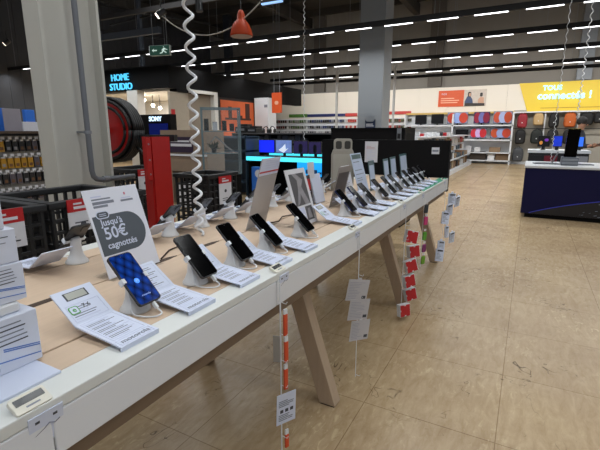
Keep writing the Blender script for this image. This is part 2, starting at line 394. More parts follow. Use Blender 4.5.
for i, (y, l) in enumerate(CY):
    src = c_l if l else (c_p if i < 5 else c_n)
    o = src if src.name not in used else copy_tree(src); used.add(src.name)
    if i == 0: lab = 'bent white price card with green 7,6 logo and small display, nearest on the table'
    elif l: lab = 'bent white price card with a small display, beside the white framed poster on the table'
    elif i < 5: lab = f'bent white price card lettered motorola, right of the {ORD[i - 1]} phone of the front row'
    else: lab = f'bent white card right of the {ORD[i - 1]} phone of the front row'
    place(o, (-.822, y, ZT), 0, lab, 'bent price cards in the front row')

# back row: the same kinds, facing the other aisle
BY = [.93, 1.40, 1.62, 1.86, 2.07, 2.30, 2.55, 2.80, 3.05, 3.30]
GB = 'phones in the back row of the display table'
for i, y in enumerate(BY):
    o = copy_tree(pb); place(o, (-1.45, y, ZT), math.pi, f'smartphone seen from behind in the back row, {ORD[i]} from the near end', GB)
    o = copy_tree(st); place(o, (-1.45, y, ZT), math.pi, f'white stand seen from behind in the back row, {ORD[i]} from the near end', 'phone stands in the back row')
    o = copy_tree(c_n); place(o, (-1.532, y - .115, ZT), math.pi, f'back of a bent white card in the back row, {ORD[i]} from the near end', 'bent price cards in the back row')

# ------------------------------------------------------------------ posters and sheets along the middle of the table
def sheet_stand(name, label, cat, loc, yaw, tilt, w, h, front, inner=None, edge=.004, frame=WPLA, group=None, foot=True):
    """upright sheet in a holder; origin at the middle of its lower edge"""
    t = thing(name, label, cat, loc, yaw, group)
    M = panel((0, 0, .004), 0, tilt)
    MB().box(-w / 2, w / 2, 0, h, -edge, 0, 0, M).build('sheet', front, t, bevel=.0006, seg=1)
    if inner: inner(t, M)
    if foot:
        s = math.sin(tilt) * h
        MB().box(-.05 - max(s, 0) * .3, .02, -w / 2, w / 2, 0, .003).build('foot', CLEAR, t)
    return t
def inner_50(t, M):
    e = .0006
    poly = [(-.102, .075), (.026, .075)]
    for k in range(17):
        a = R(-90 + 180 * k / 16); poly.append((.026 + .066 * math.cos(a), .142 + .067 * math.sin(a)))
    poly += [(-.102, .209)]
    bd = MB().prism(poly, 0, e, 0, M).build('grey_badge', GREYP, t)
    tg = MB().prism(rrect(.050, .026, .012), e, e * 2, 0, M @ T(-.062, .211, 0)).prism(rrect(.044, .020, .010), e * 2, e * 2.5, 1, M @ T(-.062, .211, 0)).build('round_tag', [PAPER, GREYP], bd)
    mb = MB()
    for k in range(2): mb.box(-.075, -.049, .2125 - k * .006, .2145 - k * .006, e * 2.5, e * 3, 0, M)
    mb.build('tag_print', PAPER, bd)
    lettering("Jusqu'à", .031, PAPER, bd, M @ T(-.078, .184, e + .0003), depth=.0002, bold=.0005, align='LEFT')
    lettering('50€', .056, PAPER, bd, M @ T(-.078, .145, e + .0003), depth=.0002, bold=.0009, align='LEFT')
    lettering('cagnottés', .031, PAPER, bd, M @ T(-.078, .105, e + .0003), depth=.0002, bold=.0005, align='LEFT')
    mb = MB()
    for (x0, x1, y0, y1, mi) in ((-.085, -.045, .272, .276, 1), (-.085, -.012, .262, .267, 0), (-.085, -.002, .247, .257, 0), (-.085, -.03, .236, .244, 0), (.03, .07, .256, .259, 1), (.026, .078, .245, .252, 0), (.046, .052, .268, .277, 2)):
        mb.box(x0, x1, y0, y1, 0, e, mi, M)
    mb.build('small_print', [INK, LILAC, mat('pink_ink', 'c8627a', .5)], t)
sheet_stand('poster', "upright white poster reading Jusqu'à 50€ cagnottés behind the blue phone", 'poster', (-1.165, .962, ZT), R(1), R(18.5), .22, .30, mat('poster_white', 'dde0ea', .4, var=.01), inner_50, edge=.003)
# thing frame: white board, black and white picture
def inner_frame(t, M):
    e = .0008; mb = MB().box(-.078, .078, .105, .272, 0, e, 0, M)
    mb.prism([(-.05, .272), (-.01, .272), (.05, .235), (.02, .20), (.07, .105), (.02, .105), (-.005, .165), (-.03, .12), (-.06, .105), (-.02, .19), (-.01, .235)], e, e * 1.6, 1, M)
    mb.box(-.078, -.004, .02, .095, 0, e, 2, M); mb.box(.004, .078, .02, .095, 0, e, 0, M); mb.prism([(.02, .03), (.062, .03), (.05, .085), (.028, .08)], e, e * 1.6, 1, M)
    mb.build('picture', [mat('photo_grey', '4f4d50', .4, var=.25, scale=40), mat('photo_pale', '8e8b8e', .4, var=.3, scale=40), LILAC], t)
sheet_stand('poster', 'white framed poster with a black and white picture, behind the fifth phone', 'poster', (-.972, 1.91, ZT), 0, R(17), .21, .297, mat('frame_white', 'd4d4d8', .35), inner_frame)
# acrylic sheet seen from behind
def inner_acr(t, M):
    mb = MB().box(-.11, .11, .275, .36, -.005, -.0042, 0, M); mb.box(-.11, .11, .288, .296, -.0056, -.005, 1, M)
    for k in range(4): mb.box(-.09, .06, .311 + k * .012, .314 + k * .012, -.0056, -.005, 2, M)
    mb.build('header_card', [PAPER, RED, LILAC], t)
sheet_stand('acrylic_sheet', 'tall greyish acrylic sheet seen from behind with a white header card', 'sheet', (-1.20, 1.755, ZT), math.pi + R(8), R(15), .225, .36, CLOUDY, inner_acr)

def lines_inner(w, h, dark=None, cols=(INK, LILAC), top=None, seed=1):
    def f(t, M):
        rnd = random.Random(seed); mb = MB(); e = .0006
        if dark: mb.box(-w * .42, w * .42, h * dark[0], h * dark[1], 0, e, 2, M)
        y = h * (dark[1] + .05 if dark and dark[0] < .3 else .08); ymax = h * (dark[0] - .04 if dark and dark[0] >= .3 else .92)
        while y < ymax:
            mb.box(-w * .4, -w * .4 + w * .8 * rnd.uniform(.5, 1), y, y + h * .018, 0, e, rnd.randint(0, 1), M); y += h * .05
        mb.build('print', [cols[0], cols[1], top or INKD], t)
    return f
TEALF = mat('teal_edge', '3e5c60', .3); PBLUE = mat('pale_blue_sheet', 'b9c6da', .4); PWHITE = mat('paper_white', 'd3d4da', .5)
DKF = mat('dark_card', '3a3236', .5)
# (px of the lower edge middle, world x, px width, px height) turned into real sizes at that depth
def mid_sheet(name, label, cat, px, py_top, py_bot, wpx, x, tilt, front, inner=None, yaw=0., zb=ZT, hs=1.):
    b = WX(px, py_bot, x); d = (b - Vector((0, 0, H))).dot(FW)
    n = Vector((math.cos(yaw), math.sin(yaw), 0)); v = Vector((-b.x, -b.y, 0)).normalized(); w = wpx * d / F / max(.42, abs(n.dot(v))); h = (py_bot - py_top) * d / F / math.cos(PITCH) / math.cos(tilt) * hs
    zz = b.z
    return sheet_stand(name, label, cat, (x, b.y, zb), yaw, tilt, w, h + (zz - zb), front, inner(w, h + zz - zb) if inner else None)
LI = lambda dark=None, top=None, seed=1: (lambda w, h: lines_inner(w, h, dark, top=top, seed=seed))
mid_sheet('poster', 'small dark brown card standing right of the white framed poster', 'poster', 311, 177, 201, 8, -1.12, R(10), DKF, LI((.6, .9), RED, 2))
mid_sheet('sign', 'small white sign on a rod above the dark brown card', 'sign', 313, 164, 200, 6, -1.25, R(4), PWHITE)
mid_sheet('leaflet', 'plain white leaflet leaning beside the tall greige stand', 'leaflet', 321, 175, 195, 9, -1.22, R(14), PAPER)
mid_sheet('poster', 'leaning card with a brown product picture in front of the greige stand', 'poster', 336, 167, 194, 13, -1.08, R(-14), mat('taupe_card', '8d857e', .5), LI((.3, .85), mat('brown_print', '4c4440', .5), 4))
mid_sheet('leaflet', 'white printed leaflet standing just right of the greige stand', 'leaflet', 352, 167, 190, 9, -1.08, R(14), PWHITE, LI(seed=5))
mid_sheet('poster', 'tall pale blue poster with a dark header leaning before the black panel', 'poster', 365, 155, 187, 12, -1.1, R(16), PBLUE, LI((.86, .97), TEALF, 6))
mid_sheet('poster', 'narrow dark edged card right of the tall pale blue poster', 'poster', 374, 162, 186, 7, -1.1, R(8), TEALF, LI((.1, .85), PBLUE, 7))
mid_sheet('poster', 'teal edged upright card, first of three towards the table end', 'poster', 388, 160, 182, 7, -1.1, R(8), TEALF, LI((.1, .92), PBLUE, 8))
mid_sheet('poster', 'teal edged upright card, middle of three towards the table end', 'poster', 395, 158, 180, 8, -1.1, R(8), TEALF, LI((.1, .92), PBLUE, 9))
mid_sheet('poster', 'widest teal edged upright card, last of three towards the table end', 'poster', 405, 155, 178, 11, -1.1, R(8), TEALF, LI((.1, .92), PBLUE, 10))
# greige totem with two oval cutouts
b = WX(342, 190, -1.33)
t = thing('display_totem', 'tall greige plastic totem with two oval cutouts at its top', 'display stand', (-1.33, b.y, ZT), R(-62))
GRE = mat('greige_plastic', '99958a', .45)
M = panel((0, 0, 0), 0, 0); d = (b - Vector((0, 0, H))).dot(FW); w = 22 * d / F * 1.02; h = 51 * d / F
MB().prism([(-w / 2, 0), (w / 2, 0), (w / 2, h * .70), (w * .42, h * .80), (-w * .42, h * .80), (-w / 2, h * .70)], -.02, .02, 0, M).build('body', GRE, t, bevel=.01)
mb = MB()
prf = rrect(w * .80, h * .26, w * .14)
mb.prism(prf, -.015, .015, 0, M @ T(0, h * .87, 0)); mb.build('head', GRE, t, bevel=.006)
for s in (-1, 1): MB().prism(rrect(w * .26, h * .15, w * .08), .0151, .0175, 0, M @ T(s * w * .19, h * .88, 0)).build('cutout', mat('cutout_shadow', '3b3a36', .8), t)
MB().prism(rrect(w * .84, h * .66, w * .06), .0201, .022, 0, M @ T(0, h * .38, 0)).build('inset_panel', mat('greige_light', 'a5a297', .5), t)

# ------------------------------------------------------------------ near left: stacked packages on a base plate
t = thing('base_plate', 'flat white card plate under the stacked white packages at the table corner', 'plate', (-.84, .30, ZT))
MB().box(-.10, .055, -.25, .145, 0, .006).build('plate', PAPER, t, bevel=.001, seg=1)
def pack(label, loc, w, h, d, seed, stripes=True, rz=0., dot=True):
    t = thing('earphone_box', label, 'box', loc, rz, 'white packages stacked at the near left')
    MB().box(-d, 0, -w, 0, 0, h).build('carton', mat('carton_white', 'd5dbea', .4, var=.01), t, bevel=.0015, seg=1)
    M = panel((.0, -w / 2, 0), 0, 0); rnd = random.Random(seed); mb = MB(); e = .0006
    for k in range(5):
        l = w * rnd.uniform(.2, .42); y = h * (.86 - k * .085); mb.box(.22 * w - l * .5, .22 * w + l * .5, y, y + h * .022, 0, e, 0 if k in (1, 4) else 1, M)
    if stripes:
        for k, (a, o) in enumerate(((0, .0), (0, .04), (0, .17))):
            x0 = w * (.02 + .14 * (k < 2)); y0 = h * (.44 - o * .9 * (k > 0) - (.04 if k == 2 else 0))
            mb.prism([(x0, y0), (w * .49, y0 - h * .12 - (w * .49 - w * .2) * .0), (w * .49, y0 - h * .10), (x0, y0 + h * .022)], 0, e, 2, M)
    if dot: mb.prism(rrect(w * .11, w * .11, w * .05), 0, e, 3, M @ T(w * .05, h * .13, 0))
    mb.build('printing', [INKD, INK, mat('blue_stripe', '5c7fc4', .5), mat('dark_blue_dot', '22364e', .4)], t)
    return t
pack('lowest white earphone box with blue stripes at the table corner', (-.868, .458, ZT + .006), .21, .112, .075, 3)
pack('middle white earphone box with blue stripes in the corner stack', (-.882, .452, ZT + .1415), .20, .078, .06, 5, True)
pack('upper white box in the corner stack, printed with small text', (-.886, .449, ZT + .2205), .20, .068, .055, 8, False, dot=False)
t = thing('earphone_tray', 'white plastic tray between the lowest and middle corner boxes', 'tray', (-.88, .25, ZT + .1185))
MB().box(-.075, 0, -.16, .185, 0, .022).build('tray', WPLA, t, bevel=.004, seg=1)
pack('top white carton of the corner stack, narrow and plain', (-.888, .432, ZT + .2895), .16, .06, .05, 11, False, dot=False)

# ------------------------------------------------------------------ electronic labels on the table edge
def make_label():
    t = thing('shelf_label', '', 'price label')
    M = panel((.002, 0, .012), 0, R(62))
    MB().prism(rrect(.062, .036, .004), -.010, 0, 0, M).build('case', mat('label_case', 'd9d6c8', .4), t, bevel=.0015)
    MB().prism(rrect(.050, .014, .001), 0, .0008, 0, M @ T(0, .005, 0)).build('lcd', mat('lcd_dark', '22262a', .25), t)
    MB().box(-.012, .012, -.011, -.008, 0, .0006, 0, M).build('print', INK, t)
    N = panel((.020, .012, -.012), 0, R(-6))
    mb = MB().box(-.031, .031, -.064, 0, 0, .0025, 0, N)
    for s in (-1, 1): mb.box(s * .016 - .004, s * .016 + .004, -.016, -.011, .0025, .003, 1, N)
    pts = [(-.024 + k * .0096, -.040 + .004 * (k % 2) + .002 * (k == 3) + .008 * (k > 1)) for k in range(6)]
    for a, b in zip(pts, pts[1:]): mb.bar(N @ Vector((a[0], a[1], .003)), N @ Vector((b[0], b[1], .003)), .0012, .0012, 2)
    mb.build('hook_plate', [PAPER, INKD, INK], t)
    return t
lab = make_label()
for i, (y, txt) in enumerate(((.355, 'nearest, at the bottom left corner'), (1.20, 'above the orange pack strip'), (1.93, 'above the clear card strip'), (2.84, 'above the red pack strip'), (3.42, 'by the green edge mat'), (4.42, 'at the far table end'))):
    o = lab if i == 0 else copy_tree(lab)
    place(o, (-.7345, y, ZT), 0, f'small electronic price label clipped on the table edge, {txt}', 'electronic labels on the table edge')

# ------------------------------------------------------------------ clip strips and what hangs on them
def strip(label, y, z0, z1, hooks, m=WPLA, wide=.006, x=-.700):
    t = thing('clip_strip', label, 'hanging strip', (x, y, z0))
    mb = MB().box(-.0012, .0012, -wide / 2, wide / 2, 0, z1 - z0); mb.tube([(0, 0, z1 - z0 - .002), (-.006, 0, z1 - z0 + .008), (-.0165, 0, z1 - z0 + .002)], .0012, 6)
    mb.build('strip', m, t)
    for z in hooks:
        h = z - z0
        MB().tube([(.001, 0, h), (.012, .002, h - .004), (.022, .003, h - .006), (.026, .003, h + .003)], .0013, 6).build('hook', m, t)
    return t
strip('white strip hung with thin orange packs, nearest under the table edge', 1.16, .06, .845, [.78, .66, .56, .46, .33, .25, .18])
ORP = mat('orange_pack', 'cf4a22', .4)
for i, (z, lab2) in enumerate(((.655, 'topmost'), (.550, 'second from the top'), (.445, 'third from the top'), (.20, 'fourth from the top'), (.085, 'lowest'))):
    t = thing('stylus_pack', f'thin orange pack on the nearest hanging strip, {lab2}', 'pack', (-.684, 1.166 + .004 * (i % 2), z), R(-20), 'thin orange packs on the nearest strip')
    MB().box(-.004, .004, -.008, .008, 0, .08 if i < 3 else .055).build('pack', ORP, t, bevel=.001, seg=1)
    MB().box(-.003, .003, -.007, .007, .0805 if i < 3 else .0555, .099 if i < 3 else .075).build('hang_tab', WPLA, t)
t = thing('info_card', 'white printed card hanging between the orange packs', 'card', (-.681, 1.158, .315), R(-28))
M = panel((0, 0, 0), 0, R(-3))
mb = MB().box(-.04, .04, 0, .125, 0, .002, 0, M)
for k in range(8): mb.box(-.032, -.032 + .064 * random.uniform(.5, 1), .015 + k * .007 + (.03 if k > 3 else 0), .0185 + k * .007 + (.03 if k > 3 else 0), .002, .0026, 1, M)
for k in range(3): mb.box(-.026 + k * .021, -.013 + k * .021, .047, .06, .002, .0026, 2, M)
mb.build('card', [PAPER, INK, INKD], t)
t = thing('info_card', 'grey card edge hanging behind the topmost orange packs', 'card', (-.705, 1.14, .56), R(-70))
MB().box(-.001, .001, -.012, .012, 0, .10).build('card', mat('grey_card', '9a968f', .6), t)

strip('white wire strip hung with three clear printed cards under the table', 1.935, .06, .86, [.80, .64, .52, .40, .075], wide=.005)
BLIST = mat('blister_clear', 'c9c8cc', .3, alpha=.82, var=.03)
for i, (z, lab2) in enumerate(((.505, 'topmost'), (.395, 'middle'), (.275, 'lowest'))):
    t = thing('screen_film_pack', f'clear white printed card on the wire strip, {lab2} of three', 'pack', (-.690 + .002 * i, 1.925 + .012 * i, z), R(-42 + 4 * i), 'clear cards on the wire strip')
    M = panel((0, 0, 0), 0, R(-3)) @ T(0, .125, 0) @ Matrix.Rotation(R(-9 + 2 * i), 4, 'Z') @ T(0, -.125, 0); mb = MB().prism([(-.06, 0), (.06, 0), (.06, .115), (.012, .115), (.01, .125), (-.01, .125), (-.012, .115), (-.06, .115)], -.001, .001, 0, M)
    for k in range(11): mb.box(-.052, -.052 + .09 * random.uniform(.4, 1), .012 + k * .0085, .0148 + k * .0085, .001, .0015, 1, M)
    mb.box(.03, .052, .012, .028, .001, .0016, 2, M)
    mb.build('card', [BLIST, mat('faint_ink', '9a9daa', .5), INKD], t)
strip('white strip hung with red and white packs by the second trestle', 2.85, .03, .86, [.72, .62, .50, .37, .25, .13])
for i, (px, py, rl) in enumerate(((412.5, 237, -14), (415, 251.5, 3), (412, 266, 14), (410.5, 281, 9), (411.5, 294.5, 10), (405.5, 310.5, 0))):
    q = WX(px, py, -.672)
    t = thing('memory_card_pack', f'red and white pack on the red pack strip, {ORD[i]} from the top', 'pack', (-.672, q.y, q.z - .045), R(-46 + (i * 7) % 12), 'red packs on their strip')
    M = panel((0, 0, .045), 0, R(8)) @ Matrix.Rotation(R(rl), 4, 'Z')
    MB().box(-.046, .046, -.045, .045, -.042, -.002, 0, M).build('carton', WPLA, t, bevel=.001, seg=1)
    MB().prism([(-.044, -.043), (-.008, -.043), (-.006, -.034), (.006, -.034), (.008, -.043), (.042, -.043), (.042, .041), (.010, .041), (.007, .033), (-.007, .033), (-.010, .041), (-.044, .041), (-.044, .008), (-.037, .006), (-.037, -.005), (-.044, -.007)], -.002, 0, 0, M).build('red_front', RED, t)
    MB().tube([M @ Vector((.050 + .008 * math.cos(a), .028 + .010 * math.sin(a), -.02)) for a in [k * .7 for k in range(10)]], .0016, 5).build('hang_loop', WPLA, t)
strip('strip of small coloured cases hung before the third trestle', 3.42, .25, .86, [.78, .68, .58, .48, .38])
for i, (z, c, nm) in enumerate(((.70, '25303a', 'black'), (.60, 'c43a78', 'pink'), (.475, '5da637', 'green'), (.37, '7b2a6a', 'purple'), (.27, '6ea32c', 'lime'))):
    t = thing('case_pack', f'{nm} phone case pack on the coloured strip', 'pack', (-.686, 3.42 + .01 * (i % 2), z), R(-35), 'coloured cases on their strip')
    M = panel((0, 0, 0), 0, R(-4)); MB().prism(rrect(.036, .068, .006), 0, .010, 0, M @ T(0, .045, 0)).build('case', mat('case_' + nm, c, .4), t, bevel=.002)
    MB().box(-.012, .012, .088, .103, .003, .005, 0, M).build('hang_tab', WPLA, t)
strip('strip of white packs hung at the far end of the table', 4.42, .20, .86, [.80, .70, .55, .42, .30])
wl = ['topmost, left', 'topmost, right', 'second from the top, left', 'second from the top, right', 'third from the top, left', 'third from the top, right', 'lowest, left', 'lowest, right']
wp = [(451.5, 198, 4), (455.5, 200, -8), (449, 208.5, -6), (443.5, 217, 10), (446.5, 231, 6), (450, 236, -4), (440.5, 246, 12), (437.5, 254, 9)]
for i in range(8):
    q = WX(wp[i][0], wp[i][1], -.68)
    t = thing('cable_pack', f'white pack on the strip at the far table end, {wl[i]}', 'pack', (-.68 + .012 * (i % 2), q.y, q.z - .07), R(-30 + (i * 29) % 40 - 20), 'white packs at the far table end')
    M = panel((0, 0, 0), 0, R(wp[i][2])) @ Matrix.Rotation(R(-wp[i][2]), 4, 'Z'); mb = MB().box(-.042, .042, 0, .12, 0, .012, 0, M); mb.box(-.012, .012, .12, .138, .003, .006, 0, M)
    for k in range(6): mb.box(-.035, -.035 + .07 * random.uniform(.4, 1), .02 + k * .013, .025 + k * .013, .012, .0126, 1, M)
    mb.box(-.03, .03, .095, .112, .012, .0126, 2, M)
    mb.build('pack', [PAPER, INK, INKD], t)

# cables lying on the boards
for i, pts in enumerate(([(-1.19, 1.80, 0), (-1.15, 1.9, 0), (-1.20, 2.02, 0), (-1.16, 2.15, 0)], [(-1.19, 1.10, 0), (-1.25, 1.2, 0), (-1.27, 1.32, 0)])):
    P = []
    for a, b in zip(pts, pts[1:]):
        for k in range(6): P.append(Vector(a).lerp(Vector(b), k / 6))
    t = thing('cable', ['brown cable lying on the boards behind the fifth phone', 'short brown cable lying by the middle seam behind the third phone'][i], 'cable', (0, 0, ZT + .0042))
    MB().tube(P, .0032, 6).build('cord', DARKW, t)

# white coiled security cords
def coil(label, x, y, z0, z1, r, rt, pitch0, pitch1, m=WPLA, n=12):
    t = thing('coiled_cord', label, 'coiled cord', (x, y, z0)); z = 0.; a = 0.; pts = []
    L_ = z1 - z0
    while z < L_:
        f = min(1, z / max(L_ * .6, .01)); p = pitch0 + (pitch1 - pitch0) * f; rr = r * (.75 + .25 * f)
        pts.append((rr * math.cos(a), rr * math.sin(a), z)); a += 2 * math.pi / n; z += p / n
    MB().tube(pts, rt, 6).build('cord', m, t); return t
b = WZ(200, 236, ZT)
coil('thick white coiled cord hanging down onto the near part of the table', b.x, b.y, ZT + .004, 3.6, .021, .0068, .06, .105)

# ================================================================== behind the table, left
def crate_bin(label, x, y, w, d, h, sign_y=None, rz=0., red=True):
    t = thing('mesh_bin', label, 'bin', (x, y, 0), rz, 'black mesh bins behind the table')
    DG = mat('bin_plastic', '17191c', .5)
    # four mesh walls, each a lattice of bars
    mb = MB(); n = int(w / .062); nz = 13
    for sx in (0, -d):
        for k in range(n + 1):
            yy = w * k / n; mb.box(sx - .012, sx + .012, yy - .008, yy + .008, .05, h)
        for k in range(nz + 1): z = .05 + (h - .06) * k / nz; mb.box(sx - .010, sx + .010, 0, w, z - .007, z + .009)
    m = int(d / .062)
    for sy in (0, w):
        for k in range(m + 1):
            xx = -d * k / m; mb.box(xx - .008, xx + .008, sy - .012, sy + .012, .05, h)
        for k in range(nz + 1): z = .05 + (h - .06) * k / nz; mb.box(-d, 0, sy - .010, sy + .010, z - .007, z + .009)
    mb.build('mesh', DG, t)
    mb = MB()
    for (a0, a1, b0, b1) in ((-.03, .025, -.025, w + .025), (-d - .025, -d + .03, -.025, w + .025), (-d, 0, -.025, .03), (-d, 0, w - .03, w + .025)): mb.box(a0, a1, b0, b1, h - .01, h + .025)
    mb.build('rim', DG, t, bevel=.006)
    MB().box(-d, 0, 0, w, .04, .055).build('base', DG, t)
    for sx in (-.03, -d + .03):
        for sy in (.03, w - .03): MB().cyl((sx, sy, 0), (sx, sy, .045), .02, n=12).build('foot', BLACK, t)
    if sign_y:
        y0, y1, z0, z1 = sign_y
        MB().box(.0255, .0305, y0, y1, z0, z1 - .07).build('sign_board', PWHITE, t)
        MB().box(.0255, .0315, y0, y1, z1 - .0695, z1).build('sign_header', RED, t)
        mb = MB(); c = (y0 + y1) / 2
        mb.box(.0316, .0325, c - .05, c + .0, z1 - .03, z1 - .02); mb.box(.0316, .0325, c - .05, c + .05, z1 - .055, z1 - .04)
        mb.build('header_print', PWHITE, t)
        mb = MB().ball((.031, c, z1 - .145), .018, (.1, 1, .9)); mb.box(.0306, .032, c - .05, c + .05, z0 + .03, z0 + .036); mb.box(.0306, .032, c - .05, c + .03, z0 + .05, z0 + .056)
        mb.build('sign_print', INKD, t)
    return t
crate_bin('black mesh bin with a red topped sign, nearest at far left', -2.22, .66, .60, .55, .955, (.34, .50, .79, .985))
crate_bin('black mesh bin with a red topped sign, in front of the beige pillar', -2.22, 1.32, .60, .60, .955, (.07, .24, .80, .985))
crate_bin('black mesh bin with a red topped sign, beneath the glass case', -2.62, 3.06, .42, .40, .93, (.12, .31, .66, .93))
crate_bin('black mesh bin with a red topped sign, behind the hose reel and red post', -3.55, 2.98, .48, .42, .95, (.05, .22, .70, .97))
# stuff in near bins: soft dark parcels
for (x, y, c, s) in ((-2.5, .96, '2a2c30', 'dark parcel inside the nearest black mesh bin'), (-2.52, 1.62, '303338', 'dark parcel inside the mesh bin before the pillar')):
    t = tag(MB().box(-.2, .2, -.2, .2, .056, .5).build('parcel', mat('parcel_' + c, c, .6), loc=(x, y, 0), bevel=.02), s, 'parcel')

# pipe on the pillar
t = thing('pipe', 'grey steel pipe running down the pillar and turning right at its foot', 'pipe', (-3.17, 2.262, .955))
PIPE = mat('pipe_grey', '70747a', .45, .3)
pts = [(0, 0, 6.2), (0, 0, 3), (0, 0, .08), (0, .01, .035), (0, .035, .01), (0, .08, 0), (0, .42, 0)]
MB().tube(pts, .022, 12).build('tube', PIPE, t)
MB().cyl((0, 0, .38), (0, 0, .405), .030).build('clamp', STEEL, t); MB().cyl((0, .10, 0), (0, .15, 0), .029).build('coupling', STEEL, t)
MB().box(-.127, .03, -.012, .012, .385, .40).build('bracket', STEEL, t)
# red post
t = thing('guard_post', 'red painted steel channel post beside the hose reel', 'post', (-2.8, 2.64, 0))
MB().box(0, .012, -.07, .13, 0, 1.31).build('web', REDM, t)
MB().box(-.09, 0, -.082, -.07, 0, 1.31).build('flange', REDM, t); MB().box(-.09, 0, .118, .13, 0, 1.31).build('flange', REDM, t)
MB().box(-.02, .01, -.13, -.0835, .95, 1.30).build('wing', REDM, t)
for z in (1.0, 1.12, 1.25): MB().cyl((.008, -.107, z), (.014, -.107, z), .008, n=10).build('bolt', STEEL, t)
MB().box(-.12, .06, -.12, .18, 0, .012).build('foot_plate', REDM, t)
# hose reel
t = thing('hose_reel', 'red fire hose reel with coiled black hose behind the pillar', 'hose reel', (-3.46, 2.72, 1.365), R(-76))
for s in (-1, 1): MB().cyl((s * .08, 0, 0), (s * .092, 0, 0), .27, n=40).build('disc', REDM, t, bevel=.003)
mb = MB()
for k in range(5):
    for j in range(4):
        rr = .185 + .034 * j; mb.tube([(-.06 + .03 * k, rr * math.cos(a), rr * math.sin(a)) for a in [2 * math.pi * q / 28 for q in range(29)]], .016, 7)
mb.build('hose', mat('black_rubber', '0d0d0e', .5), t)
mb = MB().tube([(.095, .262 * math.cos(a), .262 * math.sin(a)) for a in [2 * math.pi * q / 28 for q in range(29)]], .014, 7); mb.tube([(.096, .21 * math.cos(a), .21 * math.sin(a)) for a in [2 * math.pi * q / 28 for q in range(29)]], .014, 7)
mb.build('rim_hose', MATS['black_rubber'], t)
MB().cyl((-.11, 0, 0), (.15, 0, 0), .04, n=18).build('hub', BLACK, t)
MB().box(-.03, .03, .312, .66, -.10, -.04).build('arm', BLACK, t)
mb = MB(); P = [Vector((0, .25, -.15)), Vector((.0, .42, -.3)), Vector((-.02, .50, -.6)), Vector((0, .52, -1.0)), Vector((.05, .5, -1.355))]
mb.tube([P[i].lerp(P[i + 1], k / 4) for i in range(4) for k in range(4)] + [P[-1]], .013, 8); mb.build('hanging_hose', MATS['black_rubber'], t)

# accessory gondola far left, facing the aisle
gx = -6.0
t = thing('accessory_gondola', 'accessory shelf with hooks and small packs left of the beige pillar', 'shelf', (gx, 2.2, 0))
MB().box(-.06, 0, 0, 2.4, 0, 1.32).build('back_panel', mat('pegboard', '8e8c88', .6, var=.1), t); MB().box(-.4, .25, 0, 2.4, 1.33, 1.36).build('top_board', mat('shelf_brown', '4a3c30', .5), t)
MB().box(-.06, .35, 0, 2.4, 0, .14).build('base', BLACK, t)
MB().box(-.05, .03, 0, 2.4, 1.30, 1.329).build('hook_bar', BLACK, t)
GPK = 'hanging packs on the left accessory shelf'
cols = [('1c1d20', 'black'), ('b98b25', 'yellow'), ('26272b', 'dark'), ('5a5560', 'grey')]
for r_, (z, c) in enumerate(((1.10, 0), (.885, 1), (.68, 2), (.45, 3))):
    for k in range(15):
        y = 2.75 + k * .085; v = random.Random(r_ * 31 + k)
        cc, nm = cols[c] if v.random() > .25 else cols[v.randrange(4)]
        o = MB().box(.02, .05, -.032, .032, 0, .13, 0).box(.02, .05, -.02, .02, .13, .15, 1).box(.0, .11, -.004, .004, .155, .16, 2).box(.1, .106, -.022, .022, .155, .19, 3).box(.051, .052, -.02, .02, .02, .06, 4).build(
            'accessory_pack', [mat('pack_' + nm, cc, .4), PWHITE, STEEL, PWHITE, mat('pack_tint' + str(v.randrange(3)), ['6b4a30', '8b8b90', '3c3a44'][v.randrange(3)], .5)], loc=(gx, y, z))
        tag(o, f'small hanging pack on the {["top", "second", "third", "bottom"][r_]} row of the left accessory shelf', 'pack', GPK + f', {["top", "second", "third", "bottom"][r_]} row')
BLUE_B = mat('blue_box', '2a6fd0', .5)
for i, (p0, p1, yt, yb, m, nm, lab2) in enumerate(((-8, 4, 108, 131, BLUE_B, 'box', 'blue box standing at the left end of the accessory shelf top'), (5, 20, 109, 131, mat('grey_backed_sign', '8d8992', .5), 'sign', 'grey backed sign standing on the accessory shelf top'), (26, 34, 110, 123, BLUE_B, 'box', 'blue box standing behind the white carton on the accessory shelf'), (24, 39, 122, 131, PWHITE, 'carton', 'low white carton on the accessory shelf top beside the pillar'))):
    xx = gx - .05 - .1 * (i == 2) + (.12 if i == 1 else 0)
    a = WX(p0, yb, xx); b = WX(p1, yt, xx)
    o = MB().box(-.06 if i != 1 else -.004, .0, 0, b.y - a.y, 0, max(.05, b.z - 1.36)).build(nm, m, loc=(xx, a.y, 1.36), bevel=.002, seg=1); tag(o, lab2, nm)
    if i == 2:
        o.location.z = 1.36

# ================================================================== HOME STUDIO booth
cx, cy = -9.9, 9.98
t = thing('showroom_booth', 'black topped showroom booth lettered HOME STUDIO behind the pillar', 'booth', (cx, cy, 0))
DKB = mat('booth_black', '050506', .6, spec=.15)
z0, z1 = 2.67, 3.33; z0_booth = z0
fas = MB().box(-5.5, 0, 0, .3, z0, z1).build('front_fascia', DKB, t); MB().box(-.3, 0, .3, 8.6, z0 - .1, z1).build('side_fascia', DKB, t)
q = WY(121, 82, cy)
Mt = panel((q.x - cx, -.035, q.z + .13), R(-90)); lettering('HOME', .30, BLUEL, fas, Mt, depth=.02, bold=.0)
Mt = panel((q.x - cx + .02, -.035, q.z - .16), R(-90)); lettering('STUDIO', .30, BLUEL, fas, Mt, depth=.02, bold=.0)
WIN = mat('booth_white', 'd8d6d0', .5)
p = WY(129, 120, cy); p2 = WY(139, 120, cy)
MB().box(p.x - cx, p2.x - cx, 0, .3, 0, z0).build('post', WIN, t)
MB().box(-5.5, -.3, 3.5, 3.6, 0, z0).build('rear_wall', WIN, t)
MB().box(-5.5, -.31, .31, 3.49, z0 - .05, z0).build('booth_ceiling', WIN, t)
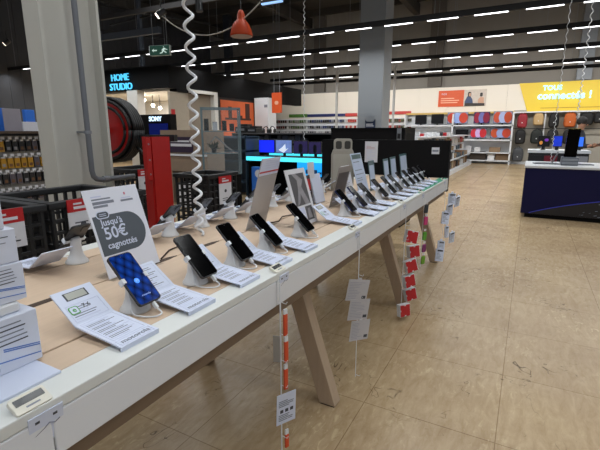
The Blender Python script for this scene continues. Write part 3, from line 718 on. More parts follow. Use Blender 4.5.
TAN = mat('booth_beige', 'a49a8a', .6)
yb = WX(190, 120, cx).y - cy; yc = WX(216, 120, cx).y - cy; yd = WX(222, 120, cx).y - cy; ye = WX(254, 110, cx).y - cy
MB().box(-.1, -.02, .0, yb, 0, z0 - .1).build('side_wall', TAN, t)
MB().box(-.14, -.06, yb, yc, 0, z0 - .1).build('side_wall', mat('booth_taupe', '857a6c', .6), t)
MB().box(-.14, .12, yc - .18, yc, 0, z0 + .02).box(-.05, .12, yb, yc - .18, z0 - .08, z0 + .02).build('door_trim', WIN, t)
a = WX(222, 124, cx); b = WX(254, 103, cx)
MB().box(-.1, -.05, yc, ye + 1.2, 0, z0 - .1).build('side_wall', mat('booth_dark', '2b2826', .6), t)
MB().box(-.05, -.02, yd, ye, .3, b.z).build('backlit_poster', mat('sunset_print', 'b8552a', .5, emit=.2, var=.6, scale=1.1), t)
mb = MB()
for (u0, u1, v0, v1) in ((.2, .3, .42, .8), (.1, .9, .36, .43), (.72, .86, .43, .95), (.5, .62, .43, .52)): mb.box(-.0195, -.01, yd + (ye - yd) * u0, yd + (ye - yd) * u1, 1.4 + (b.z - 1.4) * v0, 1.4 + (b.z - 1.4) * v1)
mb.build('poster_silhouette', mat('silhouette', '3a1c14', .6), t)
q = WX(172, 117, cx); MB().box(-.02, -.01, q.y - cy, q.y - cy + .16, q.z, q.z + .24).build('red_notice', RED, t)
# pendants inside the booth
for i, (px, py) in enumerate(((144, 100), (153, 105.5), (160, 108))):
    p = WY(px, py, cy + 1.2)
    s = thing('pendant_bulb', f'small pendant bulb inside the showroom booth, {["left", "middle", "right"][i]} of three', 'lamp', tuple(p), 0, 'pendant bulbs in the booth')
    MB().ball((0, 0, 0), .06, n=12).build('bulb', mat('bulb_glow', 'fff4e0', .4, emit=25.), s, smooth=True); MB().cyl((0, 0, .06), (0, 0, z0 - .051 - p.z), .012, n=8).build('flex', BLACK, s)
for (x_, y_) in ((-2.6, 1.9), (-1.1, 1.9)):  # area lights added under the booth ceiling to brighten its interior
    la = bpy.data.lights.new('booth_fill', 'AREA'); la.energy = 130; la.size = .5; la.color = (1, .97, .92); lo = bpy.data.objects.new('booth_fill', la); COL.objects.link(lo); lo.location = (cx + x_, cy + y_, z0 - .07)
# SONY set
a = WY(138, 140, cy - .35); b = WY(170, 114, cy - .35)
t = thing('tv_display', 'black television display lettered SONY inside the booth front', 'television', ((a.x + b.x) / 2, cy - .35, 0)); w = b.x - a.x
MB().box(-w / 2, w / 2, 0, .25, 0, b.z).build('cabinet', DKB, t)
MB().box(-w * .12, w * .42, -.02, 0, a.z - .6, b.z - .16 * (b.z - a.z) * 2.2).build('screen', mat('blue_dark_screen', '101a5a', .2, emit=.4), t)
lettering('SONY', .2, mat('sony_letters', 'cfe8ff', .4, emit=1.2), t, panel((w * .08, -.02, b.z - .14), R(-90)), depth=.01, bold=.003)

# wooden kiosk
a = WY(163, 172, 6.0); b = WY(206, 130, 6.0); w = b.x - a.x
t = thing('kiosk', 'taupe wooden kiosk with a dark poster behind the red post', 'kiosk', ((a.x + b.x) / 2, 6.0, 0))
TW = mat('kiosk_wood', '8b7968', .55, var=.1)
MB().box(-w / 2, w / 2, 0, .5, .62, b.z).build('upper_body', TW, t); MB().box(-w / 2, -w * .28, 0, .5, 0, .619).build('side', TW, t); MB().box(w * .38, w / 2, 0, .5, 0, .619).build('side', TW, t)
MB().box(-w * .28, w * .38, .3, .48, 0, .61).build('recess', DKB, t)
q0 = WY(169, 152, 5.98); q1 = WY(187, 137, 5.98); X0 = (a.x + b.x) / 2
MB().box(q0.x - X0, q1.x - X0 + .12, -.02, 0, q0.z, q1.z).build('poster', mat('violet_print', '31243a', .4, var=.5, scale=6), t)
MB().box(q0.x - X0 + .06, q1.x - X0 + .1, -.024, -.0205, q0.z + .11, q0.z + .16).box(q0.x - X0 + .06, q1.x - X0 + .05, -.024, -.0205, q0.z + .19, q0.z + .22).build('poster_print', PWHITE, t)
q = WY(180, 154, 5.98); MB().box(-w / 2, w / 2, -.03, 0, q.z - .035, q.z).build('white_ledge', WPLA, t)
t = tag(MB().box(0, .16, 0, .2, 0, .42).build('carton', PWHITE, loc=(X0 + .12, 5.7, 0), bevel=.004), 'white carton on the floor before the wooden kiosk', 'carton')

# glass case
a = WY(204, 175, 5.2); b = WY(234, 106, 5.2); w = b.x - a.x; X0 = a.x
t = thing('glass_case', 'tall glass display case with two shelves above the mesh bin', 'glass case', (X0, 5.2, 0), R(40)); w *= .93
MCASE = T(X0, 5.2, 0) @ Matrix.Rotation(R(40), 4, 'Z')
FR = mat('case_edge', '5c7078', .25)
mb = MB()
for (x, y) in ((0, 0), (w, 0), (0, .45), (w, .45)): mb.box(x - .012, x + .012, y - .012, y + .012, .7, b.z)
for z in (b.z, .7):
    mb.box(0, w, -.012, .012, z - .02, z); mb.box(0, w, .438, .462, z - .02, z); mb.box(-.012, .012, 0, .45, z - .02, z); mb.box(w - .012, w + .012, 0, .45, z - .02, z)
mb.build('edge_frame', FR, t)
MB().box(0, w, -.004, .004, .7, b.z - .02).build('front_glass', CLEAR, t); MB().box(-.004, .004, 0, .45, .7, b.z - .02).build('side_glass', CLEAR, t); MB().box(w - .004, w + .004, 0, .45, .7, b.z - .02).build('side_glass', CLEAR, t)
zs = [WY(220, 131, 5.2).z, WY(220, 154, 5.2).z]
for z in zs: MB().box(.015, w - .015, .02, .43, z - .012, z).build('shelf', FR, t)
MB().box(0, w, 0, .45, 0, .68).build('plinth', DKB, t)
for i, (u, z, hh, m, nm, lb, cat) in enumerate(((.12, zs[0], .2, BLACK, 'phone', 'black phone standing at the left of the upper shelf in the glass case', 'phone'), (.35, zs[0], .15, STEEL, 'phone', 'grey phone leaning in the middle of the upper glass case shelf', 'phone'), (.6, zs[0], .17, BLACK, 'phone', 'black phone leaning right of centre on the upper glass case shelf', 'phone'), (.8, zs[0], .12, NAVYP, 'speaker', 'small navy speaker at the right of the upper glass case shelf', 'speaker'))):
    tt = thing('display_' + nm, lb, cat, tuple(MCASE @ Vector((u * w, .16, z + .001))), R(40)); M = panel((0, 0, .003), R(-90), R(18))
    MB().prism(rrect(.075, hh, .01), -.008, 0, 0, M @ T(0, hh / 2, 0)).build('body', m, tt); MB().prism(rrect(.066, hh - .012, .008), 0, .001, 0, M @ T(0, hh / 2, 0)).build('front', GLASS_B if m != STEEL else STEEL, tt)
    MB().box(-.03, .03, -.002, .055, 0, .004).build('foot', CLEAR, tt)
tt = thing('potted_plant', 'small dark plant in a pot on the lower glass case shelf', 'plant', tuple(MCASE @ Vector((.3 * w, .24, zs[1] + .001))))
MB().lathe([(.035, 0), (.045, .07), (.04, .07)], 16).build('pot', BLACK, tt)
mb = MB()
for k in range(40):
    a_ = random.uniform(0, 6.28); e_ = random.uniform(.1, 1.2); l = random.uniform(.08, .16); d_ = Vector((math.cos(a_) * math.cos(e_), math.sin(a_) * math.cos(e_), math.sin(e_))); s_ = d_.orthogonal().normalized() * .012
    p_ = Vector((0, 0, .06)); v = [mb.bm.verts.new(x) for x in (p_, p_ + d_ * l * .5 + s_, p_ + d_ * l, p_ + d_ * l * .5 - s_)]; mb.bm.faces.new(v)
mb.build('foliage', mat('dark_leaf', '1e2a1e', .6), tt)
tt = thing('gimbal', 'grey gimbal arm leaning right on the lower glass case shelf', 'gimbal', tuple(MCASE @ Vector((.55 * w, .12, zs[1] + .001))), R(40))
MB().tube([(-.12, 0, .26), (-.04, 0, .2), (.05, 0, .1), (.17, 0, .014)], .012, 10).build('arm', STEEL, tt); MB().tube([(-.12, 0, .26), (-.17, 0, .2), (-.2, 0, .17)], .01, 8).build('head', STEEL, tt)

# low shelves behind the glass case
BSH = mat('blue_grey_shelf', '32475a', .5)
def low_shelf(name, label, p0, p1, y, z1, zs, m, depth=.5, back=DKB):
    a = WY(p0, 140, y); b = WY(p1, 140, y); t = thing(name, label, 'shelf', (a.x, y, 0)); w = b.x - a.x
    MB().box(0, w, depth - .04, depth, 0, z1).build('back_panel', back, t)
    for z in zs: MB().box(0, w, 0, depth - .04, z - .03, z).build('shelf_board', m, t)
    for x in (0, w - .03): MB().box(x, x + .03, 0, depth - .04, 0, z1 - .0).build('side', m, t)
    return t, a.x, w
zt = WY(280, 133, 9.2).z
t, x0_, w_ = low_shelf('low_shelf', 'long low dark shelf behind the glass case and gaming desk', 232, 335, 9.2, zt, [zt + .001, zt - .22, zt - .47, .4, .1], mat('shelf_grey', '5a5a5c', .5))
t2, x2, w2 = low_shelf('low_shelf', 'blue low shelf directly behind the glass case', 196, 246, 7.4, WY(220, 136, 7.4).z, [WY(220, 137, 7.4).z, WY(220, 150, 7.4).z, WY(220, 160, 7.4).z, .3], BSH, back=BSH)
rnd = random.Random(5)
for k in range(22):
    px = 239 + k * 3.1; x = WY(px, 133, 9.3).x; s = rnd.uniform(.05, .09)
    o = MB().box(-s, s, 0, .12, 0, rnd.uniform(.07, .17)).build('boxed_accessory', mat('acc_' + str(k % 4), ['101114', '2a2c30', '5b5f66', '1b2230'][k % 4], .5), loc=(x, 9.28, zt - .22 if k % 2 else zt - .47), bevel=.004)
    tag(o, 'small dark boxed accessory on the long low shelf behind the desk', 'box', 'boxed accessories on the long low shelf')
for i, (p0, p1, pt, lb) in enumerate(((236, 247, 124, 'black printer at the left of the long low shelf top'), (248, 257, 126, 'smaller black printer beside the first on the shelf top'))):
    a = WY(p0, 131, 9.3); b = WY(p1, pt, 9.3); tt = thing('printer', lb, 'printer', ((a.x + b.x) / 2, 9.25, zt + .001)); w = b.x - a.x; hh = b.z - zt
    MB().box(-w / 2, w / 2, 0, .35, 0, hh * .7).build('body', BLACK, tt, bevel=.02); MB().box(-w * .42, w * .42, .1, .33, hh * .7, hh).build('lid', BLACK, tt, bevel=.01); MB().box(-w * .35, w * .35, -.012, 0, hh * .25, hh * .5).build('tray', STEEL, tt)
for i, px in enumerate((266, 272.5)):
    p = WY(px, 133, 9.35); tt = thing('headphones', f'black headphones on the long low shelf top, {["left", "right"][i]} of two', 'headphones', (p.x, 9.35, zt + .001), 0, 'headphones on the long low shelf')
    MB().tube([(.075 * math.cos(a_), 0, .075 + .085 * math.sin(a_)) for a_ in [math.pi * k / 12 for k in range(13)]], .011, 8).build('headband', BLACK, tt)
    for s in (-1, 1): MB().cyl((s * .05, 0, .05), (s * .085, 0, .05), .05, n=16).build('ear_cup', BLACK, tt)

# gaming desk with cyan light edges
a = WY(247, 157, 7.3); b = WY(331, 155, 7.3)
zd = WY(290, 158, 7.3).z
t = thing('gaming_desk', 'dark gaming desk with glowing cyan edges behind the display table', 'desk', (a.x, 7.3, 0)); w = b.x - a.x
CY_ = mat('cyan_light', '48d2e2', .4, emit=1.3); CYP = mat('cyan_panel', '169ae6', .4, emit=.9)
MB().box(0, w, 0, .75, zd - .03, zd).build('desk_top', DKB, t)
MB().box(0, w, -.03, 0, zd - .075, zd + .008).build('light_edge', CY_, t); MB().box(0, w, .75, .78, zd - .01, zd + .05).build('light_edge', CY_, t)
MB().box(0, .05, .05, .7, 0, zd - .03).build('side_panel', DKB, t); MB().box(w - .05, w, .05, .7, 0, zd - .03).build('side_panel', DKB, t); MB().box(.05, w - .05, .6, .65, 0, zd - .05).build('back_panel', DKB, t)
q0 = WY(296, 176, 7.25); q1 = WY(332, 162, 7.25)
MB().box(q0.x - a.x, q1.x - a.x, .0, .05, q0.z, q1.z).build('cyan_panel', CYP, t)
mb = MB()
for k in range(6): mb.box(q0.x - a.x + .1 + k * .09, q0.x - a.x + .17 + k * .09, -.008, 0, q0.z + .02 + .03 * (k % 3), q0.z + .09 + .04 * (k % 2))
mb.build('panel_print', mat('deep_blue_print', '0f4a86', .5), t)
q0 = WY(256, 181, 7.2); q1 = WY(269, 167, 7.2); tt = thing('headset_box', 'blue boxed headset standing in the desk front', 'box', (q0.x, 7.05, 0)); w_b = q1.x - q0.x
MB().box(0, w_b, 0, .15, 0, q1.z).build('carton', BLUE_B, tt); MB().cyl((w_b * .5, -.004, q1.z - .13), (w_b * .5, 0, q1.z - .13), .08, n=20).build('product_picture', PWHITE, tt)
def monitor(label, x, y, z, w, h, scr, stand=True, yaw=R(-90), group=None, extra=None):
    t = thing('monitor', label, 'monitor', (x, y, z), 0, group); M = panel((0, 0, .06 if stand else .01), yaw)
    MB().box(-w / 2, w / 2, 0, h, -.03, 0, 0, M).build('housing', BLACK, t, bevel=.004, seg=1)
    MB().box(-w / 2 + .012, w / 2 - .012, .014, h - .012, 0, .003, 0, M).build('screen', scr, t)
    if extra: extra(t, M, w, h)
    if stand: MB().box(-.03, .03, -.055, h * .3, -.05, -.03, 0, M).build('neck', BLACK, t); MB().box(-w * .2, w * .2, -.06, -.052, -.12, .06, 0, M).build('foot', BLACK, t)
    return t
SB = mat('screen_blue', '1427e0', .3, emit=1.0, var=.3, scale=5); SG = mat('screen_slate', '6f86c0', .3, emit=.55, var=.6, scale=6); SV = mat('screen_violet', '2c2450', .3, emit=.4, var=.6, scale=7)
def chev(t, M, w, h): MB().prism([(-w * .3, h * .25), (0, h * .05), (w * .3, h * .4), (.05, h * .3), (w * .1, h * .7), (-.03, h * .45)], .0031, .004, 0, M).build('screen_emblem', mat('emblem_white', 'd8e0f0', .4, emit=.7), t)
def ava(t, M, w, h): MB().prism(rrect(w * .28, h * .7, .05), .0031, .004, 0, M @ T(0, h * .42, 0)).build('screen_figure', mat('figure_dark', '0c0b14', .4), t)
for i, (p0, p1, pt, pb, s, lb, ex) in enumerate(((259, 274.5, 139, 152, SB, 'monitor with a plain bright blue screen on the gaming desk', None), (275.5, 292, 139, 152.5, SG, 'monitor with a white emblem on slate blue on the gaming desk', chev), (293.5, 308, 139.5, 152.5, SV, 'left of two violet screened monitors on the gaming desk', ava), (308.5, 321.5, 139.5, 152, SV, 'right of two violet screened monitors on the gaming desk', ava))):
    a = WY(p0, pb, 7.75); b = WY(p1, pt, 7.75); monitor(lb, (a.x + b.x) / 2, 7.75, zd, b.x - a.x, b.z - max(a.z, zd + .06), s, extra=ex)
b = WY(304, 142, 7.9); coil('thin white coiled cord hanging above the gaming desk', b.x, b.y, zd + .35, 4.2, .014, .006, .11, .11, n=8)

# black end panel, and what stands behind it
t = thing('partition', 'black upright panel closing the far end of the display table', 'panel', (-1.62, 4.70, 0))
a = WY(322, 150, 4.7); BX0, BX1 = a.x + 1.62, -.735 + 1.62
MB().box(BX0, BX1, 0, .10, .72, 1.262).build('panel', BLK2, t)
for x in (BX0 + .06, BX0 + .45):
    MB().box(x, x + .05, .02, .07, .02, .72).build('leg', BLACK, t); MB().box(x - .02, x + .07, -.06, .30, 0, .02).build('foot', BLACK, t)
q0 = WY(364.5, 162, 4.695); q1 = WY(378, 141.5, 4.695)
tt = thing('notice', 'white A4 notice fixed on the black end panel', 'notice', (q0.x, 4.6995, q0.z)); w = q1.x - q0.x; h = q1.z - q0.z
mb = MB().box(0, w, -.003, 0, 0, h, 0)
for k in range(12): mb.box(w * .12, w * (.12 + .7 * random.uniform(.4, 1)), -.004, -.003, h * (.1 + k * .06), h * (.115 + k * .06), 1 if k < 9 else 2)
mb.build('paper', [PWHITE, LILAC, mat('rose_ink', 'b77a7a', .5)], tt)
q0 = WY(431.5, 154, 4.695); q1 = WY(439.5, 147.5, 4.695)
tt = thing('notice', 'small white label at the upper right of the black end panel', 'notice', (q0.x, 4.6995, q0.z)); w = q1.x - q0.x; h = q1.z - q0.z
mb = MB().box(0, w, -.003, 0, 0, h, 0); mb.box(w * .1, w * .9, -.004, -.003, h * .35, h * .62, 1); mb.build('paper', [PWHITE, INK], tt)
a = WY(331, 142, 5.9); b = WY(405, 128, 5.9)
t = thing('black_cabinet', 'black topped cabinet rising behind the black end panel', 'cabinet', (a.x, 5.9, 0))
MB().box(0, b.x - a.x, 0, .6, 0, b.z - .03).build('body', BLK2, t); MB().box(0, b.x - a.x, -.01, .6, b.z - .03, b.z + .005).build('top', DKB, t)
q = WY(399, 135, 5.88); tt = tag(MB().box(-.03, .03, -.02, 0, -.09, .09).box(-.02, .02, -.03, -.02, -.05, .02, 1).build('chrome_latch', [STEEL, BLACK], t, loc=(q.x - a.x, 0, q.z)), 'chrome latch', 'latch')
del tt['category']
# sign on the grey pillar
q0 = WY(365, 128, 9.95); q1 = WY(375, 116, 9.95)
tt = thing('pillar_sign', 'small dark blue sign with a grey oval on the grey pillar', 'sign', (q0.x, 9.97, q0.z)); w = q1.x - q0.x; h = q1.z - q0.z
MB().box(0, w, -.02, .03, 0, h * .72).build('board', mat('navy_sign', '1e2a44', .5), tt); MB().prism(rrect(w * .9, h * .5, h * .2), 0, .02, 0, panel((w / 2, -.021, h * .78), R(-90))).build('oval', STEEL, tt)
MB().box(w * .1, w * .9, -.024, -.021, h * .15, h * .2).box(w * .1, w * .8, -.024, -.021, h * .3, h * .35).build('sign_print', PWHITE, tt)

# far gondola running to the back wall
t = thing('goods_gondola', 'white far gondola hung with goods, running from the black panel to the wall', 'shelf', (-2.55, 11.0, 0))
MB().box(-.05, .05, 0, 8.6, .1, 1.20).build('back_panel', WPLA, t); MB().box(-.05, .42, 0, 8.6, 0, .12).build('base_shelf', WPLA, t); MB().box(-.3, .3, 0, 8.6, 1.2, 1.23).build('top_board', WPLA, t)
MB().box(.05, .35, 0, 8.6, .42, .45).build('shelf_board', WPLA, t)
cl = ['7a5a3e', 'c9c9c9', 'd8d8d8', '2b2b2e', '9a8468', 'b4232a', 'e0e0e0', '4c5b66']
rnd = random.Random(12)
for r_, z in enumerate((.125, .455, .70, .95)):
    for k in range(16):
        c = cl[rnd.randrange(8)] if r_ else cl[rnd.choice((0, 4, 1, 3))]; s = rnd.uniform(.12, .2); hh = rnd.uniform(.14, .22) if r_ else rnd.uniform(.18, .28)
        o = MB().box(.06, .3 if r_ < 2 else .12, 0, s * 1.6, 0, hh).build('boxed_good' if r_ < 2 else 'hanging_good', mat('good_' + c, c, .5), loc=(-2.55, 11.1 + k * .5 + rnd.uniform(0, .12), z), bevel=.004)
        tag(o, f'boxed goods on the {["base", "middle", "hook", "top"][r_]} row of the far white gondola', 'goods', f'goods on the {["base", "middle", "hook", "top"][r_]} row of the far gondola')
GPL = 'boxes on top of the white far gondola'
for k in range(12):
    px = 404 + k * 5.0; a = WY(px, 142, 12.2); s = rnd.uniform(.05, .12); c = cl[[5, 6, 1, 5, 6, 6, 1, 6, 3, 5, 6, 1][k]]
    o = MB().box(-s, s, -.06, .06, 0, rnd.uniform(.06, .14)).build('small_box', mat('good_' + c, c, .5), loc=(-2.8 + .045 * k, 11.15 + .3 * k, 1.231), bevel=.004); tag(o, 'small box standing on top of the white far gondola', 'box', GPL)

# ================================================================== back wall fittings
YB = 20.5
def strip_header(p0, p1, py0, py1, m, label):
    a = WY(p0, py1, YB - .06); b = WY(p1, py0, YB - .06); o = MB().box(0, b.x - a.x, 0, .06, 0, b.z - a.z).build('header_strip', m, loc=(a.x, YB - .06, a.z), bevel=.005); tag(o, label, 'header'); return a, b
GRN = mat('green_header', '4f7f35', .5); NVY = mat('navy_header', '1c2a66', .5); REH = mat('red_header', 'c43a35', .5)
strip_header(289, 307, 114, 117.5, GRN, 'green header strip on the far wall above accessories')
strip_header(307.3, 345, 113.5, 117, NVY, 'navy header strip on the far wall above accessories')
strip_header(345.3, 357, 113, 116.5, REH, 'red header strip on the far wall left of the grey pillar')
strip_header(385.5, 411, 111, 114.5, REH, 'red header strip on the far wall right of the grey pillar')
zr = {}
t = thing('hook_wall', 'white slatted hook wall full of small packs on the far wall', 'shelf', (WY(268, 120, YB).x, YB, 0)); w = WY(412, 120, YB).x - WY(268, 120, YB).x
MB().box(0, w, -.06, 0, .12, 2.0).build('slat_panel', WPLA, t)
zA, zB2, zC = WY(330, 121.5, YB - .1).z, WY(330, 127.5, YB - .1).z, WY(330, 133, YB - .1).z
for z in (zA, zB2, zC): MB().box(0, w, -.12, -.06, z + .07, z + .085).build('rail', STEEL, t)
rnd = random.Random(21); k = 0
for r_, z in enumerate((zA, zB2, zC)):
    for (p0, p1, c1) in ((270, 287, ['4a3030', '2a2a2c', '6a2a26']), (289, 306, ['4f6a3a', '555a50', '8a8a86']), (308, 344, ['30406a', '50555f', '8d92a0', '26282e']), (346, 357, ['b8443c', 'a83830', 'd0c8c4']), (386, 411, ['8a3a34', '4d4a3a', 'b0433c', '55603e'])):
        px = p0 + .6
        while px < p1:
            a = WY(px, 125, YB - .14); c = rnd.choice(c1) if r_ < 2 else rnd.choice(['6e6e74', 'a0a0a6', '3c3c44', 'c0c0c4'])
            o = MB().box(-.045, .045, -.02, .02, -.07, .07).build('blister_pack', mat('bl_' + c, c, .5), loc=(a.x, YB - .1395, z + .02)); px += 2.15
            tag(o, f'small blister pack on the {["upper", "middle", "lower"][r_]} hook row of the far wall', 'pack', f'packs on the {["upper", "middle", "lower"][r_]} hook row of the far wall')
# monitor shelf
Y0 = YB - .55
a = WY(404, 124, Y0); b = WY(513.5, 124, Y0)
t = thing('monitor_shelf', 'white wall shelf of monitors with four boards below the orange sign', 'shelf', (a.x, Y0, 0)); w = b.x - a.x
zs = [WY(460, 125, Y0).z, WY(480, 139.5, Y0).z, WY(480, 152, Y0).z, .16]
MB().box(0, w, .5, .54, .1, 2.12).build('back_panel', WPLA, t)
for z in zs: MB().box(0, w, 0, .5, z - .05, z).build('shelf_board', WPLA, t)
for u in (0, .47, 1): MB().box(u * (w - .06), u * (w - .06) + .06, 0.0, .5, 0, 2.12).build('upright', WPLA, t)
MB().box(0, w, .3, .5, 2.121, 2.2).build('top_trim', mat('yellow_trim', 'cfae62', .5), t)
def swirl(cols):
    def f(t, M, w, h):
        for q, (u, c) in enumerate(zip((-.28, 0, .28), cols)):
            MB().prism([(w * .21 * math.cos(x) + u * w, h * .46 * math.sin(x) + h * .5) for x in [2 * math.pi * k / 20 for k in range(20)]], .0031 + .0006 * q, .0035 + .0006 * q, 0, M).build('screen_petal', mat('petal_' + c, c, .3, emit=.1), t)
    return f
DKS = mat('screen_dark', '0a0a0c', .2); SL = mat('screen_lav', '7f88a4', .3, emit=.1)
mons = [(415, 427, 115, 123, DKS, None, 'black screened monitor, first from the left on the upper shelf'), (431, 444, 114, 123, DKS, None, 'black screened monitor, second from the left on the upper shelf'),
        (447, 468.5, 112, 122.5, SL, ('b8402c', '8fa4d8', 'b8402c'), 'monitor with red and blue petals, third on the upper shelf'), (473.5, 490.5, 111.7, 122.5, SV, ('8a2438', '6a6ea8', '7a2038'), 'monitor with dark crimson petals, fourth on the upper shelf'),
        (493, 513, 111, 122, SL, ('b04830', '9aa6cc', 'a84428'), 'monitor with red and grey petals, rightmost on the upper shelf'),
        (455, 468.5, 129.5, 137.5, DKS, None, 'black screened monitor on the middle shelf'), (470, 487, 128, 138, SL, ('c02c3c', 'c0a0d0', 'b82c34'), 'monitor with red and lilac petals on the middle shelf'), (490, 511.5, 128, 138, SL, ('b04a2c', '8a98c4', 'b0402c'), 'monitor with red petals, rightmost on the middle shelf')]
for (p0, p1, pt, pb, s, pet, lb) in mons:
    a = WY(p0, pb, Y0 + .2); b = WY(p1, pt, Y0 + .2); z = zs[0] if pt < 120 else zs[1]
    monitor(lb, (a.x + b.x) / 2, Y0 + .2, z + .002, b.x - a.x, b.z - (z + .062), s, extra=swirl(pet) if pet else None)
for i, (p0, p1, hh, c, r_) in enumerate(((418, 424, .25, 'e0e0e0', 2), (428, 433, .22, 'd5d5d8', 2), (466, 471, .25, 'd9d9dc', 2), (474, 480, .2, 'e4e4e4', 2), (489, 500, .2, '8a7258', 2), (470, 486, .36, '3a3028', 3), (488, 495, .26, 'dcdcdc', 3), (496, 511, .34, '6b543c', 3), (450, 467, .33, '7a6248', 3))):
    a = WY(p0, 150, Y0 + .1); b = WY(p1, 150, Y0 + .1); o = MB().box(0, b.x - a.x, 0, .3, 0, hh).build('carton', mat('carton_' + c, c, .6), loc=(a.x, Y0 + .1, zs[r_]), bevel=.005)
    tag(o, ['white carton at the left on the third shelf', 'narrow white carton second on the third shelf', 'white carton below the black monitor on the third shelf', 'low white carton near the middle of the third shelf', 'brown carton at the right of the third shelf', 'dark brown carton on the bottom shelf', 'small white carton on the bottom shelf', 'brown carton at the right of the bottom shelf', 'brown carton at the left of the bottom shelf'][i] + ' of the far wall', 'carton')
# orange sign with picture
a = WY(438, 107, YB - .02); b = WY(487, 89, YB - .02); m_ = WY(464, 98, YB).x
t = thing('wall_sign', 'orange wall sign with a photograph of two people, above the monitors', 'sign', (a.x, YB - .005, a.z)); w = b.x - a.x; h = b.z - a.z; u = m_ - a.x
op = MB().box(0, u, -.04, 0, 0, h).build('orange_panel', ORANGE, t)
lettering('nos', .16, PAPER, op, panel((.12 * w, -.045, h * .80), R(-90)), depth=.004)
mb = MB()
for k, l in enumerate((.62, .85, .78)): mb.box(.1 * u, .1 * u + l * u * .85, -.044, -.0405, h * (.48 - k * .13), h * (.54 - k * .13))
mb.build('sign_print', mat('peach_print', 'f0b79a', .5), t)
MB().box(u, w, -.04, 0, 0, h).build('photo_panel', mat('photo_bg', 'cfc3b8', .5, var=.2), t)
M = panel((u + (w - u) / 2, -.041, 0), R(-90)); q = w - u
MB().prism([(-q * .45, 0), (-q * .05, 0), (-q * .1, h * .4), (-q * .2, h * .6), (-q * .35, h * .6), (-q * .45, h * .3)], 0, .003, 0, M).prism([(-q * .45, 0), (q * .45, 0), (q * .45, h * .16), (-q * .45, h * .2)], .003, .005, 1, M).prism(rrect(q * .16, h * .3, q * .07), .003, .005, 1, M @ T(-q * .25, h * .72, 0)).prism(rrect(q * .1, h * .2, q * .04), .005, .007, 2, M @ T(-q * .23, h * .7, 0)).prism([(q * .15, h * .1), (q * .42, h * .1), (q * .4, h * .5), (q * .25, h * .55), (q * .15, h * .4)], 0, .003, 2, M).prism(rrect(q * .12, h * .24, q * .05), .003, .005, 1, M @ T(q * .28, h * .68, 0)).build('photo_figures', [mat('photo_blue', '33466e', .5), mat('photo_dark', '2a2422', .5), mat('photo_skin', 'c79a80', .5)], t)
# yellow sign wall
a = WY(519.5, 83.5, YB - .03); b = WY(527, 111.5, YB - .03); c = WY(640, 111.5, YB - .03)
t = thing('yellow_sign', 'big yellow wall sign with pale blue lettering Tous connectés', 'sign', (a.x, YB - .005, b.z)); h = a.z - b.z
yp = MB().prism([(b.x - a.x, 0), (c.x - a.x, 0), (c.x - a.x, h), (0, h)], 0, .05, 0, panel((0, 0, 0), R(-90))).build('yellow_panel', mat('yellow_paint', 'f0cf3a', .5, var=.02), t)
q = WY(564, 95.5, YB - .06); lt_ = mat('pale_blue_letters', 'a8e2f4', .4, emit=1.0)
Mt = panel((q.x - a.x, -.10, q.z - b.z), R(-90)); lettering('connectés !', .40, lt_, yp, Mt, depth=.04, bold=.008)
q = WY(552.5, 88, YB - .06); Mt = panel((q.x - a.x, -.10, q.z - b.z), R(-90)); lettering('TOUS', .26, lt_, yp, Mt, depth=.04, bold=.006)
q = WY(575, 107.3, YB - .06); MB().box(q.x - a.x - 1.2, q.x - a.x + 1.0, -.06, -.0505, q.z - b.z - .012, q.z - b.z + .012).build('thin_line', mat('ochre_line', 'b98e24', .5), t)
# backpacks hanging on two rails
yr = YB - .30
t = thing('bag_wall', 'white hanging rails for backpacks under the yellow sign', 'shelf', (WY(513.5, 113, yr).x, YB, 0)); w = 4.6
zU, zL = WY(530, 112.8, yr).z, WY(530, 129, yr).z
MB().box(0, w, -.05, 0, .12, zU + .12).build('back_panel', mat('bag_wall_grey', '9a968c', .6), t); MB().box(0, w, -.42, -.05, zU, zU + .05).build('upper_rail', WPLA, t); MB().box(0, w, -.38, -.34, zL - .0, zL + .03).build('lower_rail', BLACK, t)
for u in (0, .25, .5, .75): MB().box(u * w, u * w + .05, -.30, -.05, .12, zU).build('post', WPLA, t)
def backpack(label, px, zt, c, w, h):
    x = WY(px, 120, yr - .08).x
    t = thing('backpack', label, 'backpack', (x, yr - .06, zt - h + .016)); m = mat('bag_' + c, c, .7, var=.15, scale=20)
    mb = MB(); rg = []
    for k in range(9):
        f = k / 8; z = f * h * .93; s = (1 - (2 * f - 1) ** 6 * .25) * (1 if f < .6 else 1 - (f - .6) ** 2 * 1.6); d = .10 * (1 - (2 * f - 1) ** 4 * .5)
        rg.append([(w / 2 * s * (abs(math.cos(a_)) ** .6) * (1 if math.cos(a_) > 0 else -1), d * (abs(math.sin(a_)) ** .7) * (1 if math.sin(a_) > 0 else -1), z) for a_ in [2 * math.pi * q / 24 for q in range(24)]])
    mb.loft(rg).build('bag', m, t)
    MB().prism(rrect(w * .72, h * .38, .05), 0, .05, 0, panel((0, -.095, h * .26), R(-90))).build('front_pocket', m, t, bevel=.012)
    MB().tube([(.05 * math.cos(a_), 0, h * .92 + .065 * math.sin(a_)) for a_ in [math.pi * k / 8 for k in range(9)]], .01, 6).build('handle', m, t)
    MB().box(-.02, .02, -.149, -.146, h * .3, h * .36).build('tag', PWHITE, t)
